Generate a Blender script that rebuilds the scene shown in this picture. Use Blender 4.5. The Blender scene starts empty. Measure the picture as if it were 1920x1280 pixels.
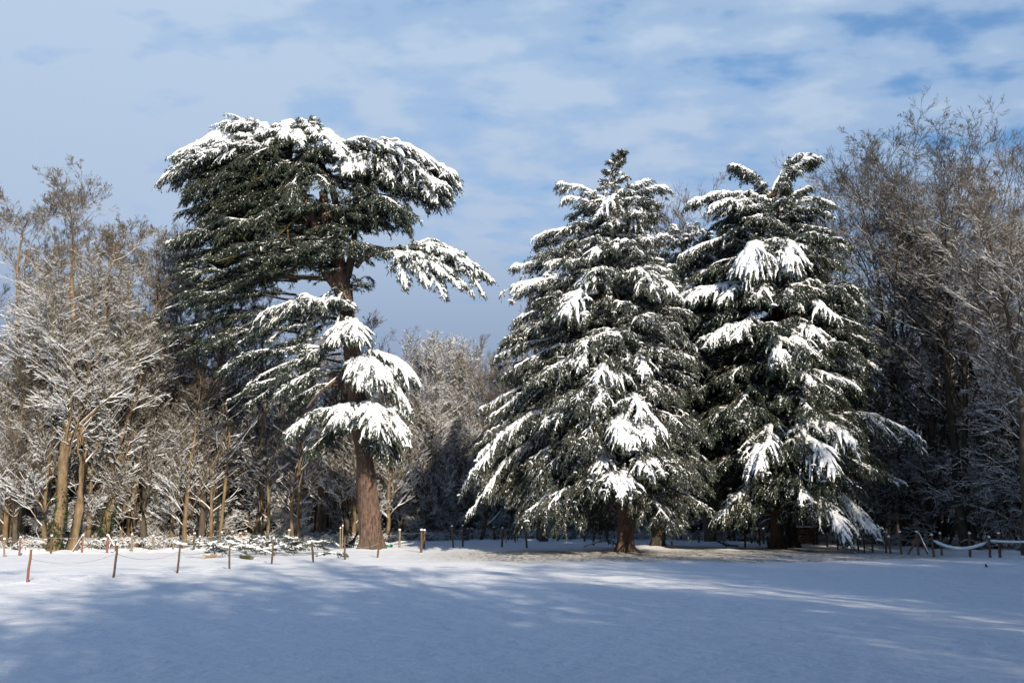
import bpy, math, random
import numpy as np
R = math.radians
sc = bpy.context.scene
COL = sc.collection
# ------------------------------------------------------------------ camera
CAM_H = 2.3
FPX = 1867.0                      # focal length in pixels of the 1920 px wide photograph (35 mm)
PITCH = math.atan((962 - 640) / FPX)
cam_d = bpy.data.cameras.new("camera"); cam_d.lens = 36 * FPX / 1920; cam_d.sensor_width = 36
cam_d.clip_end = 5000; cam_d.clip_start = 0.1
cam = bpy.data.objects.new("camera", cam_d); COL.objects.link(cam)
cam.location = (0, 0, CAM_H); cam.rotation_euler = (math.pi / 2 + PITCH, 0, 0)
sc.camera = cam

def W(px, py, Y):
    """world point seen at pixel (px,py) of the photograph at distance Y"""
    cx, cy = (px - 960) / FPX, (640 - py) / FPX
    d = np.array([cx, math.cos(PITCH) - cy * math.sin(PITCH), math.sin(PITCH) + cy * math.cos(PITCH)])
    return np.array([0, 0, CAM_H]) + d * (Y / d[1])
def G(px, py):
    """ground point under pixel (px,py)"""
    cx, cy = (px - 960) / FPX, (640 - py) / FPX
    d = np.array([cx, math.cos(PITCH) - cy * math.sin(PITCH), math.sin(PITCH) + cy * math.cos(PITCH)])
    return np.array([0, 0, CAM_H]) + d * (-CAM_H / d[2])

# ------------------------------------------------------------------ light
SUN_EL, SUN_AZ = 25.0, 22.0       # low winter sun behind the camera, to its right
sun_d = bpy.data.lights.new("sun", 'SUN'); sun_d.energy = 4.6; sun_d.angle = R(0.55); sun_d.color = (1.0, 0.90, 0.75)
sun = bpy.data.objects.new("sun", sun_d); COL.objects.link(sun)
# light travels toward (-sin az, cos az, -tan el)
import mathutils
ld = mathutils.Vector((-math.sin(R(SUN_AZ)) * math.cos(R(SUN_EL)), math.cos(R(SUN_AZ)) * math.cos(R(SUN_EL)), -math.sin(R(SUN_EL))))
sun.rotation_euler = ld.to_track_quat('-Z', 'Y').to_euler()
sun.location = (20, -30, 60)
LD = np.array(ld)

world = bpy.data.worlds.new("World"); sc.world = world; world.use_nodes = True
nt = world.node_tree; nt.nodes.clear()
def nn(t, typ, **kw):
    n = t.nodes.new(typ)
    for k, v in kw.items(): setattr(n, k, v)
    return n
def math_node(t, op, a, b=None, clamp=False):
    n = nn(t, 'ShaderNodeMath', operation=op, use_clamp=clamp)
    for i, v in enumerate((a, b)):
        if v is None: continue
        if isinstance(v, (int, float)): n.inputs[i].default_value = v
        else: t.links.new(v, n.inputs[i])
    return n.outputs[0]
def ramp(t, fac, stops, interp='LINEAR'):
    n = nn(t, 'ShaderNodeValToRGB'); n.color_ramp.interpolation = interp
    e = n.color_ramp.elements
    while len(e) < len(stops): e.new(0.5)
    for el, (p, c) in zip(e, stops):
        el.position = p; el.color = (c[0], c[1], c[2], 1) if isinstance(c, (tuple, list)) else (c, c, c, 1)
    t.links.new(fac, n.inputs[0]); return n.outputs[0]
def mixc(t, fac, a, b, blend='MIX'):
    n = nn(t, 'ShaderNodeMix', data_type='RGBA', blend_type=blend)
    for i, v in ((0, fac), (6, a), (7, b)):
        if isinstance(v, (int, float)): n.inputs[i].default_value = v
        elif isinstance(v, (tuple, list)): n.inputs[i].default_value = (v[0], v[1], v[2], 1)
        else: t.links.new(v, n.inputs[i])
    return n.outputs[2]
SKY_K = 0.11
sky = nn(nt, 'ShaderNodeTexSky', sky_type='NISHITA'); sky.sun_disc = False
sky.sun_elevation = R(SUN_EL); sky.sun_rotation = R(180 - SUN_AZ)
sky.air_density = 1.0; sky.dust_density = 0.6; sky.ozone_density = 2.2
tc = nn(nt, 'ShaderNodeTexCoord'); sep = nn(nt, 'ShaderNodeSeparateXYZ'); nt.links.new(tc.outputs['Generated'], sep.inputs[0])
zc = math_node(nt, 'MAXIMUM', sep.outputs[2], 0.015)
zq = math_node(nt, 'ADD', zc, 0.16)
u = math_node(nt, 'DIVIDE', sep.outputs[0], zq); v = math_node(nt, 'DIVIDE', sep.outputs[1], zq)
cmb = nn(nt, 'ShaderNodeCombineXYZ'); nt.links.new(u, cmb.inputs[0]); nt.links.new(v, cmb.inputs[1])
mp = nn(nt, 'ShaderNodeMapping'); nt.links.new(cmb.outputs[0], mp.inputs[0])
mp.inputs['Location'].default_value = (1.7, 4.1, 0); mp.inputs['Scale'].default_value = (0.95, 1.25, 1); mp.inputs['Rotation'].default_value = (0, 0, R(12))
n1 = nn(nt, 'ShaderNodeTexNoise'); n1.inputs['Scale'].default_value = 6.5; n1.inputs['Detail'].default_value = 4; n1.inputs['Roughness'].default_value = 0.42; n1.inputs['Distortion'].default_value = 0.12
n2 = nn(nt, 'ShaderNodeTexNoise'); n2.inputs['Scale'].default_value = 1.6; n2.inputs['Detail'].default_value = 3
nt.links.new(mp.outputs[0], n1.inputs[0]); nt.links.new(mp.outputs[0], n2.inputs[0])
n3 = nn(nt, 'ShaderNodeTexNoise'); n3.inputs['Scale'].default_value = 17.0; n3.inputs['Detail'].default_value = 5; n3.inputs['Roughness'].default_value = 0.55; nt.links.new(mp.outputs[0], n3.inputs[0])
s = math_node(nt, 'ADD', math_node(nt, 'MULTIPLY', n1.outputs[0], 0.70), math_node(nt, 'MULTIPLY', n2.outputs[0], 0.30))
s = math_node(nt, 'ADD', s, math_node(nt, 'MULTIPLY', n3.outputs[0], 0.20))
# fewer clouds towards the right, solid low veil near the horizon
s = math_node(nt, 'SUBTRACT', s, math_node(nt, 'MULTIPLY', sep.outputs[0], 0.24))
low = math_node(nt, 'ADD', math_node(nt, 'MULTIPLY', math_node(nt, 'SUBTRACT', 0.40, sep.outputs[2]), 0.22), math_node(nt, 'MULTIPLY', math_node(nt, 'MAXIMUM', math_node(nt, 'SUBTRACT', 0.23, sep.outputs[2]), 0.0), 2.6))
s = math_node(nt, 'ADD', s, low)
s = math_node(nt, 'SUBTRACT', s, math_node(nt, 'MULTIPLY', math_node(nt, 'MAXIMUM', math_node(nt, 'SUBTRACT', sep.outputs[2], 0.5), 0.0), 0.9))
mask = ramp(nt, s, [(0.37, 0.06), (0.52, 0.60), (0.67, 0.97)], 'EASE')
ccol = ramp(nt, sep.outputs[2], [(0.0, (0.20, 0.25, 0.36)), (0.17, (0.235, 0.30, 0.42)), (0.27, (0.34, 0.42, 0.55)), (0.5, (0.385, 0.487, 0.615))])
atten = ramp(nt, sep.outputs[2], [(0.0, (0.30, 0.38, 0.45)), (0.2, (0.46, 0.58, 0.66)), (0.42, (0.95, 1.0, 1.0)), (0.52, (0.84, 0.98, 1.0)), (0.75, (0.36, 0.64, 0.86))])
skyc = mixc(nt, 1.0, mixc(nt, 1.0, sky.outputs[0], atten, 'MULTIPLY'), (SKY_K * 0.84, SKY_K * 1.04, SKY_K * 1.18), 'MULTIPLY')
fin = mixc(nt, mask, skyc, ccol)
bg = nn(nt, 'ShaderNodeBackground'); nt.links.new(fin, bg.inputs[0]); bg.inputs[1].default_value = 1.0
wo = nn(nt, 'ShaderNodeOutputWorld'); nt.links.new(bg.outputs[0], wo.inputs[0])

sc.view_settings.view_transform = 'Standard'; sc.view_settings.look = 'None'
sc.view_settings.exposure = 0.42; sc.view_settings.gamma = 1
sc.render.engine = 'CYCLES'; sc.cycles.max_bounces = 5; sc.cycles.diffuse_bounces = 3; sc.cycles.glossy_bounces = 1
sc.cycles.transmission_bounces = 0; sc.cycles.use_denoising = True; sc.cycles.denoiser = 'OPENIMAGEDENOISE'; sc.cycles.denoising_input_passes = 'RGB_ALBEDO_NORMAL'
sc.cycles.caustics_reflective = False

# ------------------------------------------------------------------ materials
def mat(name, build):
    m = bpy.data.materials.new(name); m.use_nodes = True
    t = m.node_tree; b = t.nodes['Principled BSDF']; build(t, b); return m
def obj_noise(t, scale, detail=4, rough=0.55, stretch=None, coord='Object'):
    c = nn(t, 'ShaderNodeTexCoord'); out = c.outputs[coord]
    if stretch:
        m = nn(t, 'ShaderNodeMapping'); m.inputs['Scale'].default_value = stretch; t.links.new(out, m.inputs[0]); out = m.outputs[0]
    n = nn(t, 'ShaderNodeTexNoise'); n.inputs['Scale'].default_value = scale; n.inputs['Detail'].default_value = detail; n.inputs['Roughness'].default_value = rough
    t.links.new(out, n.inputs[0]); return n.outputs[0]
def bump(t, b, h, strength, dist):
    n = nn(t, 'ShaderNodeBump'); n.inputs['Strength'].default_value = strength; n.inputs['Distance'].default_value = dist
    t.links.new(h, n.inputs['Height']); t.links.new(n.outputs[0], b.inputs['Normal'])
def simple(c1, c2, scale, rough=0.9, stretch=None, bs=0.0, bd=0.02, spec=0.2):
    def f(t, b):
        n = obj_noise(t, scale, 5, 0.6, stretch)
        t.links.new(ramp(t, n, [(0.3, c1), (0.7, c2)]), b.inputs['Base Color'])
        b.inputs['Roughness'].default_value = rough; b.inputs['Specular IOR Level'].default_value = spec
        if bs: bump(t, b, n, bs, bd)
    return f
M_SNOW = mat('snow_on_branches', simple((0.80, 0.82, 0.84), (0.90, 0.90, 0.90), 3.0, 0.75, None, 0.25, 0.05))
M_NEEDLE = mat('cedar_needles', simple((0.022, 0.034, 0.024), (0.068, 0.083, 0.056), 0.9, 0.75, None))
M_NEEDLE2 = mat('blue_cedar_needles', simple((0.038, 0.048, 0.038), (0.105, 0.115, 0.088), 0.9, 0.75, None))
def plated(t, b):
    n = obj_noise(t, 4.2, 6, 0.68, (2.0, 2.0, 0.55)); n2_ = obj_noise(t, 0.7, 3)
    c = ramp(t, n, [(0.36, (0.04, 0.024, 0.017)), (0.50, (0.14, 0.082, 0.058)), (0.72, (0.27, 0.165, 0.12))])
    t.links.new(mixc(t, ramp(t, n2_, [(0.4, 0.0), (0.65, 0.6)]), c, (0.11, 0.085, 0.06)), b.inputs['Base Color'])
    b.inputs['Roughness'].default_value = 0.95; bump(t, b, n, 1.0, 0.16)
M_REDBARK = mat('red_cedar_bark', plated)
M_LIMB = mat('cedar_limb_bark', simple((0.06, 0.04, 0.028), (0.13, 0.09, 0.05), 3.0, 0.95, (1, 1, 1), 0.5, 0.04))
M_MOSSLIMB = mat('mossy_limb_bark', simple((0.07, 0.06, 0.02), (0.19, 0.15, 0.06), 4.0, 0.95, (1, 1, 1), 0.5, 0.04))
M_BARK_TAN = mat('tan_bark', simple((0.10, 0.068, 0.040), (0.26, 0.185, 0.105), 2.0, 0.95, (2, 2, 0.7), 0.6, 0.05))
M_BARK_GREY = mat('grey_bark', simple((0.05, 0.04, 0.030), (0.13, 0.105, 0.075), 2.0, 0.95, (2, 2, 0.7), 0.6, 0.05))
M_BARK_DARK = mat('dark_bark', simple((0.035, 0.028, 0.022), (0.085, 0.068, 0.05), 2.0, 0.95, (2, 2, 0.7), 0.6, 0.05))
M_TWIG_TAN = mat('tan_twigs', simple((0.085, 0.066, 0.044), (0.18, 0.142, 0.095), 1.0))
M_TWIG_PALE = mat('pale_twigs', simple((0.12, 0.095, 0.075), (0.22, 0.175, 0.14), 1.0))
M_TWIG_GREY = mat('grey_twigs', simple((0.085, 0.066, 0.050), (0.17, 0.130, 0.095), 1.0))
M_TWIG_DARK = mat('dark_twigs', simple((0.045, 0.036, 0.028), (0.10, 0.078, 0.055), 1.0))
M_IVY = mat('ivy_leaves', simple((0.015, 0.03, 0.012), (0.05, 0.075, 0.03), 4.0, 0.5))
M_POST = mat('weathered_post_wood', simple((0.07, 0.045, 0.03), (0.17, 0.115, 0.08), 9.0, 0.9, (3, 3, 0.6), 0.5, 0.02))
M_POSTPALE = mat('pale_post_wood', simple((0.17, 0.135, 0.085), (0.30, 0.24, 0.155), 9.0, 0.9, (3, 3, 0.6), 0.5, 0.02))
M_POSTRED = mat('reddish_post_wood', simple((0.16, 0.07, 0.05), (0.28, 0.13, 0.09), 9.0, 0.9, (3, 3, 0.6), 0.5, 0.02))
M_WIRE = mat('fence_cord', simple((0.3, 0.3, 0.3), (0.5, 0.5, 0.5), 4.0))
M_CUT = mat('fresh_cut_wood', simple((0.36, 0.22, 0.14), (0.5, 0.34, 0.24), 8.0))
M_MOSS = mat('mossy_bark', simple((0.07, 0.07, 0.03), (0.15, 0.14, 0.05), 8.0))
M_GREEN = mat('green_plastic', simple((0.02, 0.20, 0.12), (0.03, 0.26, 0.16), 3.0, 0.4))
def snow_ground(t, b):
    c = nn(t, 'ShaderNodeTexCoord'); P = c.outputs['Object']
    sp = nn(t, 'ShaderNodeSeparateXYZ'); t.links.new(P, sp.inputs[0])
    # thin trampled strip under the conifers where earth and grass show through
    def gauss(sock, c0, w):
        d = math_node(t, 'DIVIDE', math_node(t, 'SUBTRACT', sock, c0), w)
        return math_node(t, 'SUBTRACT', 1.0, math_node(t, 'MULTIPLY', d, d), True)
    nz = obj_noise(t, 0.25, 4)
    yy = math_node(t, 'ADD', sp.outputs[1], math_node(t, 'MULTIPLY', math_node(t, 'SUBTRACT', nz, 0.5), 3.0))
    patch = math_node(t, 'MULTIPLY', gauss(yy, 56.5, 8.0), gauss(sp.outputs[0], 10.5, 17.0))
    patch = math_node(t, 'MINIMUM', math_node(t, 'MULTIPLY', patch, 2.2), 1.0)
    fine = obj_noise(t, 3.2, 8, 0.72, (1, 0.55, 1))
    spk = math_node(t, 'ADD', fine, math_node(t, 'MULTIPLY', patch, 0.13))
    spots = ramp(t, spk, [(0.635, 0.0), (0.72, 1.0)])
    spots = math_node(t, 'MULTIPLY', spots, patch)
    dirt = ramp(t, obj_noise(t, 5.0, 5), [(0.35, (0.10, 0.075, 0.05)), (0.6, (0.20, 0.17, 0.10))])
    thin = mixc(t, math_node(t, 'MULTIPLY', patch, 0.55), (0.86, 0.86, 0.865), (0.66, 0.60, 0.52))
    t.links.new(mixc(t, spots, thin, dirt), b.inputs['Base Color'])
    b.inputs['Roughness'].default_value = 0.7; b.inputs['Specular IOR Level'].default_value = 0.25
    h = math_node(t, 'ADD', math_node(t, 'MULTIPLY', obj_noise(t, 1.4, 6, 0.6), 0.7), math_node(t, 'MULTIPLY', fine, math_node(t, 'ADD', 0.12, patch)))
    bump(t, b, h, 0.85, 0.26)
M_GROUND = mat('snow_field', snow_ground)

# ------------------------------------------------------------------ mesh helpers
def norm(a): return a / np.maximum(np.linalg.norm(a, axis=-1, keepdims=True), 1e-9)
Z = np.array([0, 0, 1.0])
class MB:
    def __init__(s): s.v = []; s.q = []; s.qm = []; s.n = 0
    def add(s, v, q, m=0):
        v = v.reshape(-1, 3); q = q.reshape(-1, 4)
        s.v.append(v.astype(np.float32)); s.q.append((q + s.n).astype(np.int32)); s.qm.append(np.full(len(q), m, np.int32)); s.n += len(v)
    def tubes(s, P, Rr, S=4, flat=1.0, m=0, lift=0.0, rot=0.0):
        """P[N,K,3] centre lines, Rr[N,K] radii -> open tubes"""
        if len(P) == 0: return
        N, K, _ = P.shape
        T = np.empty_like(P); T[:, 1:-1] = P[:, 2:] - P[:, :-2]; T[:, 0] = P[:, 1] - P[:, 0]; T[:, -1] = P[:, -1] - P[:, -2]
        T = norm(T); side = np.cross(T, Z); l = np.linalg.norm(side, axis=-1, keepdims=True)
        side = np.where(l < 0.12, np.cross(T, np.array([0, 1.0, 0])), side); side = norm(side)
        up = np.cross(side, T)
        a = np.arange(S) * 2 * math.pi / S + rot
        ca = np.cos(a)[None, None, :, None]; sa = np.sin(a)[None, None, :, None]
        V = (P + Z * (Rr * lift)[..., None])[:, :, None] + Rr[:, :, None, None] * (ca * side[:, :, None] + sa * flat * up[:, :, None])
        idx = np.arange(N * K * S).reshape(N, K, S); nx = np.roll(idx, -1, axis=2)
        Q = np.stack([idx[:, :-1], idx[:, 1:], nx[:, 1:], nx[:, :-1]], -1)
        s.add(V, Q, m)
    def blades(s, B, D, Sd, L, Wd, m=0):
        if len(B) == 0: return
        L = L[:, None]; Wd = Wd[:, None]
        mid = B + D * L * 0.45
        V = np.stack([B, mid + Sd * Wd / 2, B + D * L, mid - Sd * Wd / 2], 1)
        s.add(V, np.arange(len(B) * 4).reshape(-1, 4), m)
    def box(s, c, h, ax=None, m=0):
        c = np.array(c, float); h = np.array(h, float); A = np.eye(3) if ax is None else np.array(ax)
        sg = np.array([[-1,-1,-1],[1,-1,-1],[1,1,-1],[-1,1,-1],[-1,-1,1],[1,-1,1],[1,1,1],[-1,1,1]], float)
        V = c + (sg * h) @ A
        s.add(V, np.array([[0,3,2,1],[4,5,6,7],[0,1,5,4],[1,2,6,5],[2,3,7,6],[3,0,4,7]]), m)
    def disc(s, c, r, n=12, m=0, nrm=Z):
        t = norm(np.cross(nrm, [1.0, 0.3, 0.1])); b = np.cross(nrm, t); c = np.array(c, float)
        a = np.arange(n) * 2 * math.pi / n; V = [c] + [c + r * (math.cos(x) * t + math.sin(x) * b) for x in a]
        Q = [[0, 1 + i, 1 + (i + 1) % n, 1 + (i + 1) % n] for i in range(n)]
        # quads only: pair up the wedges
        Q = [[0, 1 + i, 1 + (i + 1) % n, 1 + (i + 2) % n] for i in range(0, n, 2)]
        s.add(np.array(V), np.array(Q), m)
    def mesh(s, name, mats, smooth=True):
        me = bpy.data.meshes.new(name)
        V = np.concatenate(s.v); Q = np.concatenate(s.q); QM = np.concatenate(s.qm)
        me.vertices.add(len(V)); me.vertices.foreach_set('co', V.ravel())
        me.loops.add(Q.size); me.loops.foreach_set('vertex_index', Q.ravel())
        me.polygons.add(len(Q)); me.polygons.foreach_set('loop_start', np.arange(len(Q), dtype=np.int32) * 4)
        me.polygons.foreach_set('material_index', QM)
        me.polygons.foreach_set('use_smooth', np.full(len(Q), smooth))
        for m_ in mats: me.materials.append(m_)
        me.update(); return me
    def build(s, name, mats, parent=None, smooth=True, loc=None):
        if s.n == 0: return None
        if not isinstance(mats, (list, tuple)): mats = [mats]
        o = bpy.data.objects.new(name, s.mesh(name, mats, smooth)); COL.objects.link(o)
        if parent is not None: o.parent = parent
        if loc is not None: o.location = loc
        return o
def tag(o, label=None, cat=None, group=None, kind=None):
    if label: o['label'] = label
    if cat: o['category'] = cat
    if group: o['group'] = group
    if kind: o['kind'] = kind
    return o
def empty(name, loc, label, cat, group=None, rz=0.0):
    o = bpy.data.objects.new(name, None); COL.objects.link(o); o.location = [float(c) for c in loc]; o.rotation_euler = (0, 0, rz)
    o.empty_display_size = 0.3
    return tag(o, label, cat, group)
def sample(P, Rr, i, t):
    """points, tangents and radii at parameter t on polylines i"""
    K = P.shape[1]; f = np.clip(t, 0, 0.9999) * (K - 1); k = f.astype(int); w = (f - k)[:, None]
    a, b = P[i, k], P[i, k + 1]
    return a * (1 - w) + b * w, norm(b - a), Rr[i, k] * (1 - w[:, 0]) + Rr[i, k + 1] * w[:, 0]

def polys_children(P, Rr, per, t0, t1, ratio, ang, up, rng, K=5, rmin=0.01, wob=0.10, rfac=0.62, lens=None, spread_z=0.0):
    N = len(P); i = np.repeat(np.arange(N), per); n = len(i)
    t = t0 + (t1 - t0) * rng.random(n)
    B, T, r = sample(P, Rr, i, t)
    Lp = np.linalg.norm(P[:, -1] - P[:, 0], axis=1)[i] if lens is None else lens
    rd = rng.normal(0, 1, (n, 3)); ax = norm(rd - T * (rd * T).sum(1)[:, None])
    a = ang * (0.65 + 0.7 * rng.random(n))
    D = norm(T * np.cos(a)[:, None] + ax * np.sin(a)[:, None] + Z * (up * (0.5 + rng.random(n)))[:, None])
    l = Lp * ratio * (1.2 - 0.65 * t) * (0.55 + 0.75 * rng.random(n))
    s = np.linspace(0, 1, K)
    Q = B[:, None] + D[:, None] * (l[:, None] * s)[..., None]
    w = np.cumsum(rng.normal(0, wob / K, (n, K, 3)), 1) * l[:, None, None]; w[:, 0] = 0
    Q = Q + w + Z * ((up * 0.35 * l)[:, None] * s ** 2)[..., None]
    r0 = np.maximum(r * rfac * (0.7 + 0.4 * rng.random(n)), rmin)
    QR = r0[:, None] * (1 - 0.72 * s)
    QR = np.maximum(QR, rmin * 0.6)
    return Q, QR

# ------------------------------------------------------------------ ground
def ground_h(x, y):
    h = 0.10 * np.sin(x * 0.13 + 1.3) * np.sin(y * 0.11) + 0.05 * np.sin(x * 0.41 + y * 0.23) + 0.035 * np.sin(x * 0.9 - y * 0.6 + 2) * np.sin(y * 0.8 + x * 0.3)
    return h * np.clip((y - 2) / 12, 0, 1) * 0.8
TRAILS = []
def make_ground():
    xs = np.concatenate([np.linspace(-1500, -70, 16), np.linspace(-68, 68, 620), np.linspace(70, 1500, 16)])
    ys = np.concatenate([np.linspace(-600, -5, 12), np.linspace(0, 95, 560), np.linspace(98, 300, 40), np.linspace(320, 2500, 16)])
    X, Y = np.meshgrid(xs, ys); H = ground_h(X, Y)
    rng = np.random.default_rng(5)
    # footprints beside the near fence and a few meandering tracks
    def dents(a, b, n, r=0.2, dp=0.12):
        a, b = np.array(a), np.array(b)
        for k in range(n):
            p = a[:2] + (b - a)[:2] * (k + 0.5) / n + rng.normal(0, 0.12, 2)
            d2 = ((X - p[0]) ** 2 + (Y - p[1]) ** 2) / r ** 2
            H[...] -= dp * np.exp(-d2) - 0.6 * dp * np.exp(-d2 / 3.2)
    dents(G(0, 1099), G(230, 1082), 16); dents(G(230, 1082), G(420, 1066), 16)
    dents(G(700, 1062), G(1150, 1100), 22, 0.18, 0.05); dents(G(300, 1180), G(1300, 1120), 30, 0.15, 0.04)
    dents(G(1630, 1058), G(1915, 1066), 20, 0.2, 0.06)
    # lumpy snow over tussocks along the wood edge
    lump = 0.10 * (np.sin(X * 2.3) * np.sin(Y * 1.9 + X) + np.sin(X * 1.1 + 4) * np.sin(Y * 2.7))
    edge = np.clip((Y - (52 + np.clip((X + 30) * 0.9, 0, 36) - np.clip((X - 14) * 2.2, 0, 40))) / 6, 0, 1)
    H += lump * edge
    # raised snow round the big trunks and a mound left of the tall cedar
    for (px, py, r, hh) in ((697, 1030, 2.6, 0.18), (1173, 1036, 2.0, 0.12), (1457, 1030, 2.2, 0.14), (1233, 1026, 1.8, 0.14)):
        p = G(px, py); H += hh * np.exp(-((X - p[0]) ** 2 + (Y - p[1]) ** 2) / r ** 2)
    V = np.stack([X, Y, H], -1); n, m = X.shape; idx = np.arange(n * m).reshape(n, m)
    Q = np.stack([idx[:-1, :-1], idx[:-1, 1:], idx[1:, 1:], idx[1:, :-1]], -1)
    b = MB(); b.add(V, Q); o = b.build('ground', M_GROUND); o['kind'] = 'structure'
make_ground()

# ------------------------------------------------------------------ conifer boughs
def bough_geo(wood, leaf, snow, A, B, Wd, arch, droop, sn, dens, rng, hang=0.35, bare=0.2, r0=None, m_leaf=1, cap=1.0):
    """one cedar bough from A (at the trunk) to B (tip): limb, flat fan of side twigs, needles, snow lying on top"""
    A = np.array(A, float); B = np.array(B, float); D = B - A; L = np.linalg.norm(D); T = D / L
    hl = norm(np.array([D[0], D[1], 0.0]) + 1e-6); side = np.array([hl[1], -hl[0], 0])
    K = 9; u = np.linspace(0, 1, K)
    ax = A + D * u[:, None] + Z * (4 * arch * L * u * (1 - u))[:, None] + rng.normal(0, 0.018 * L, (K, 3)) * (np.sin(u * math.pi))[:, None]
    r0 = r0 or 0.022 * L + 0.03
    ar = r0 * (1 - u) ** 0.8 + 0.012
    axP = ax[None]; axR = ar[None]
    wood.tubes(axP, axR, 5, m=0)
    nb = max(8, int(L * (1 - bare) / 0.17 * dens))
    ub = bare + (1 - bare) * rng.random(nb) ** 0.9
    P0, T0, _ = sample(axP, axR, np.zeros(nb, int), ub)
    sg = np.where(np.arange(nb) % 2 == 0, 1.0, -1.0)
    v = (ub - bare) / (1 - bare)
    shape = (0.35 + 1.1 * np.sin(np.clip(v * 0.75 + 0.22, 0, 1) * math.pi)) * 0.72
    ang = R(68) * (1 - v) + R(22) * v + rng.normal(0, R(14), nb)
    lb = Wd / 2 * shape * (0.55 + 0.6 * rng.random(nb))
    D0 = norm(T0 * np.cos(ang)[:, None] + side * (sg * np.sin(ang))[:, None] + Z * (0.12 + rng.normal(0, 0.13, nb))[:, None])
    t5 = np.linspace(0, 1, 5)
    bP = P0[:, None] + D0[:, None] * (lb[:, None] * t5)[..., None] + T0[:, None] * (lb[:, None] * 0.22 * t5 ** 2)[..., None] \
        - Z * ((droop * (0.7 + 0.6 * rng.random(nb)) * lb)[:, None] * t5 ** 2)[..., None]
    bP[:, 1:] += np.cumsum(rng.normal(0, 0.032, (nb, 4, 3)), 1) * lb[:, None, None]
    bR = (0.012 + 0.012 * lb)[:, None] * (1 - 0.75 * t5)
    wood.tubes(bP, bR, 3, m=0)
    # twigs
    nt_ = np.maximum(3, (lb / 0.105 * dens ** 0.5).astype(int)); bi = np.repeat(np.arange(nb), nt_); n = len(bi)
    tt = 0.08 + 0.92 * rng.random(n)
    P1, T1, _ = sample(bP, bR, bi, tt)
    sd = norm(np.cross(T1, Z)); s2 = rng.choice([-1.0, 1.0], n)
    a2 = R(48) * (1 - tt * 0.6) + rng.normal(0, R(12), n)
    l2 = (0.22 + 0.30 * rng.random(n)) * (1.15 - 0.5 * tt) * min(1.2, 0.55 + Wd / 6)
    D1 = norm(T1 * np.cos(a2)[:, None] + sd * (s2 * np.sin(a2))[:, None] - Z * (hang * (0.4 + rng.random(n)))[:, None])
    t3 = np.array([0, 0.5, 1.0])
    tP = P1[:, None] + D1[:, None] * (l2[:, None] * t3)[..., None] - Z * ((hang * 0.5 * l2)[:, None] * t3 ** 2)[..., None]
    tR = np.tile(np.array([0.011, 0.009, 0.004]), (n, 1))
    # needle tufts
    nn_ = 6; ti = np.repeat(np.arange(n), nn_); m = len(ti)
    tn = rng.random(m)
    P2, T2, _ = sample(tP, tR, ti, tn)
    rd = rng.normal(0, 1, (m, 3)); D2 = norm(T2 * 0.9 + rd * 0.42)
    leaf.blades(P2, D2, norm(np.cross(D2, rng.normal(0, 1, (m, 3)) + Z * 0.8)), 0.13 + 0.13 * rng.random(m), 0.035 + 0.03 * rng.random(m), m_leaf)
    leaf.tubes(tP, tR * 1.6, 3, m=m_leaf)
    if sn <= 0: return
    fz = rng.random(m) < 0.06 + 0.24 * min(sn, 1)          # rime and loose flakes caught in the needles
    snow.blades(P2[fz] + Z * 0.03, D2[fz], norm(np.cross(D2[fz], Z)) , 0.07 + 0.10 * rng.random(fz.sum()), 0.035 + 0.03 * rng.random(fz.sum()))
    # snow: dust on twigs, ribbons on side branches, loaf along the axis
    pk = rng.random(n) < np.clip(0.22 + 0.75 * sn * (1.15 - 0.5 * tt), 0, 1)
    ns = pk.sum()
    rr = (0.014 + 0.044 * sn * rng.random(ns)) * (1.25 - 0.5 * tt[pk])
    if ns:
        k4 = np.linspace(0, 1, 4)
        Pn = tP[pk][:, 0][:, None] + (tP[pk][:, 2] - tP[pk][:, 0])[:, None] * (k4 * (0.35 + 0.65 * rng.random(ns))[:, None])[..., None] - Z * (0.06 * k4 ** 2)[None, :, None] * hang
        snow.tubes(Pn, rr[:, None] * np.array([0.6, 1.1, 0.85, 0.15]), 4, 0.7, lift=0.9, rot=0.4)
    ext = np.clip(0.25 + 1.0 * sn * (0.5 + 0.8 * rng.random(nb)), 0.15, 1.0)
    k6 = np.linspace(0, 1, 7)
    pk2 = rng.random(nb) < np.clip(0.35 + sn, 0, 1); idx = np.where(pk2)[0]
    if len(idx):
        Pn = np.stack([sample(bP, bR, idx, ext[idx] * kk)[0] for kk in k6], 1)
        prof = np.array([0.9, 1.05, 1.0, 0.95, 0.8, 0.6, 0.12]) * np.where(rng.random((len(idx), 7)) < 0.16, 0.25, 1.0)
        rs = (0.035 + 0.105 * sn * (0.6 + 0.8 * rng.random(len(idx))))[:, None] * prof * (0.55 + 0.8 * rng.random((len(idx), 7)))
        rs = np.minimum(rs, (0.12 + lb[idx] * 0.13)[:, None])
        snow.tubes(Pn, rs, 6, 0.62, lift=0.55)
    nbk = int(L * Wd * 2.6 * sn)                           # rounded clumps bridging the twigs
    if nbk:
        j = rng.integers(0, nb, nbk); c0, _, _ = sample(bP, bR, j, np.clip(rng.beta(1.2, 1.6, nbk) * 1.1, 0, 1))
        dr = norm(rng.normal(0, 1, (nbk, 3)) * np.array([1, 1, .25])); ll = rng.uniform(.10, .26, nbk) * (0.6 + .6 * min(sn, 1.2))
        k5 = np.array([-1, -.6, 0, .6, 1.0])
        Pn = c0[:, None] + dr[:, None] * (ll[:, None] * k5)[..., None] + Z * (0.03 - 0.10 * k5 ** 2)[None, :, None] * ll[:, None, None] * 4
        snow.tubes(Pn, (rng.uniform(.05, .11, nbk) * (0.5 + .6 * min(sn, 1.2)))[:, None] * np.array([.1, .8, 1.05, .8, .1]), 6, 0.7)
    k12 = np.linspace(bare * 0.5, 0.97, 14)
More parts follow.
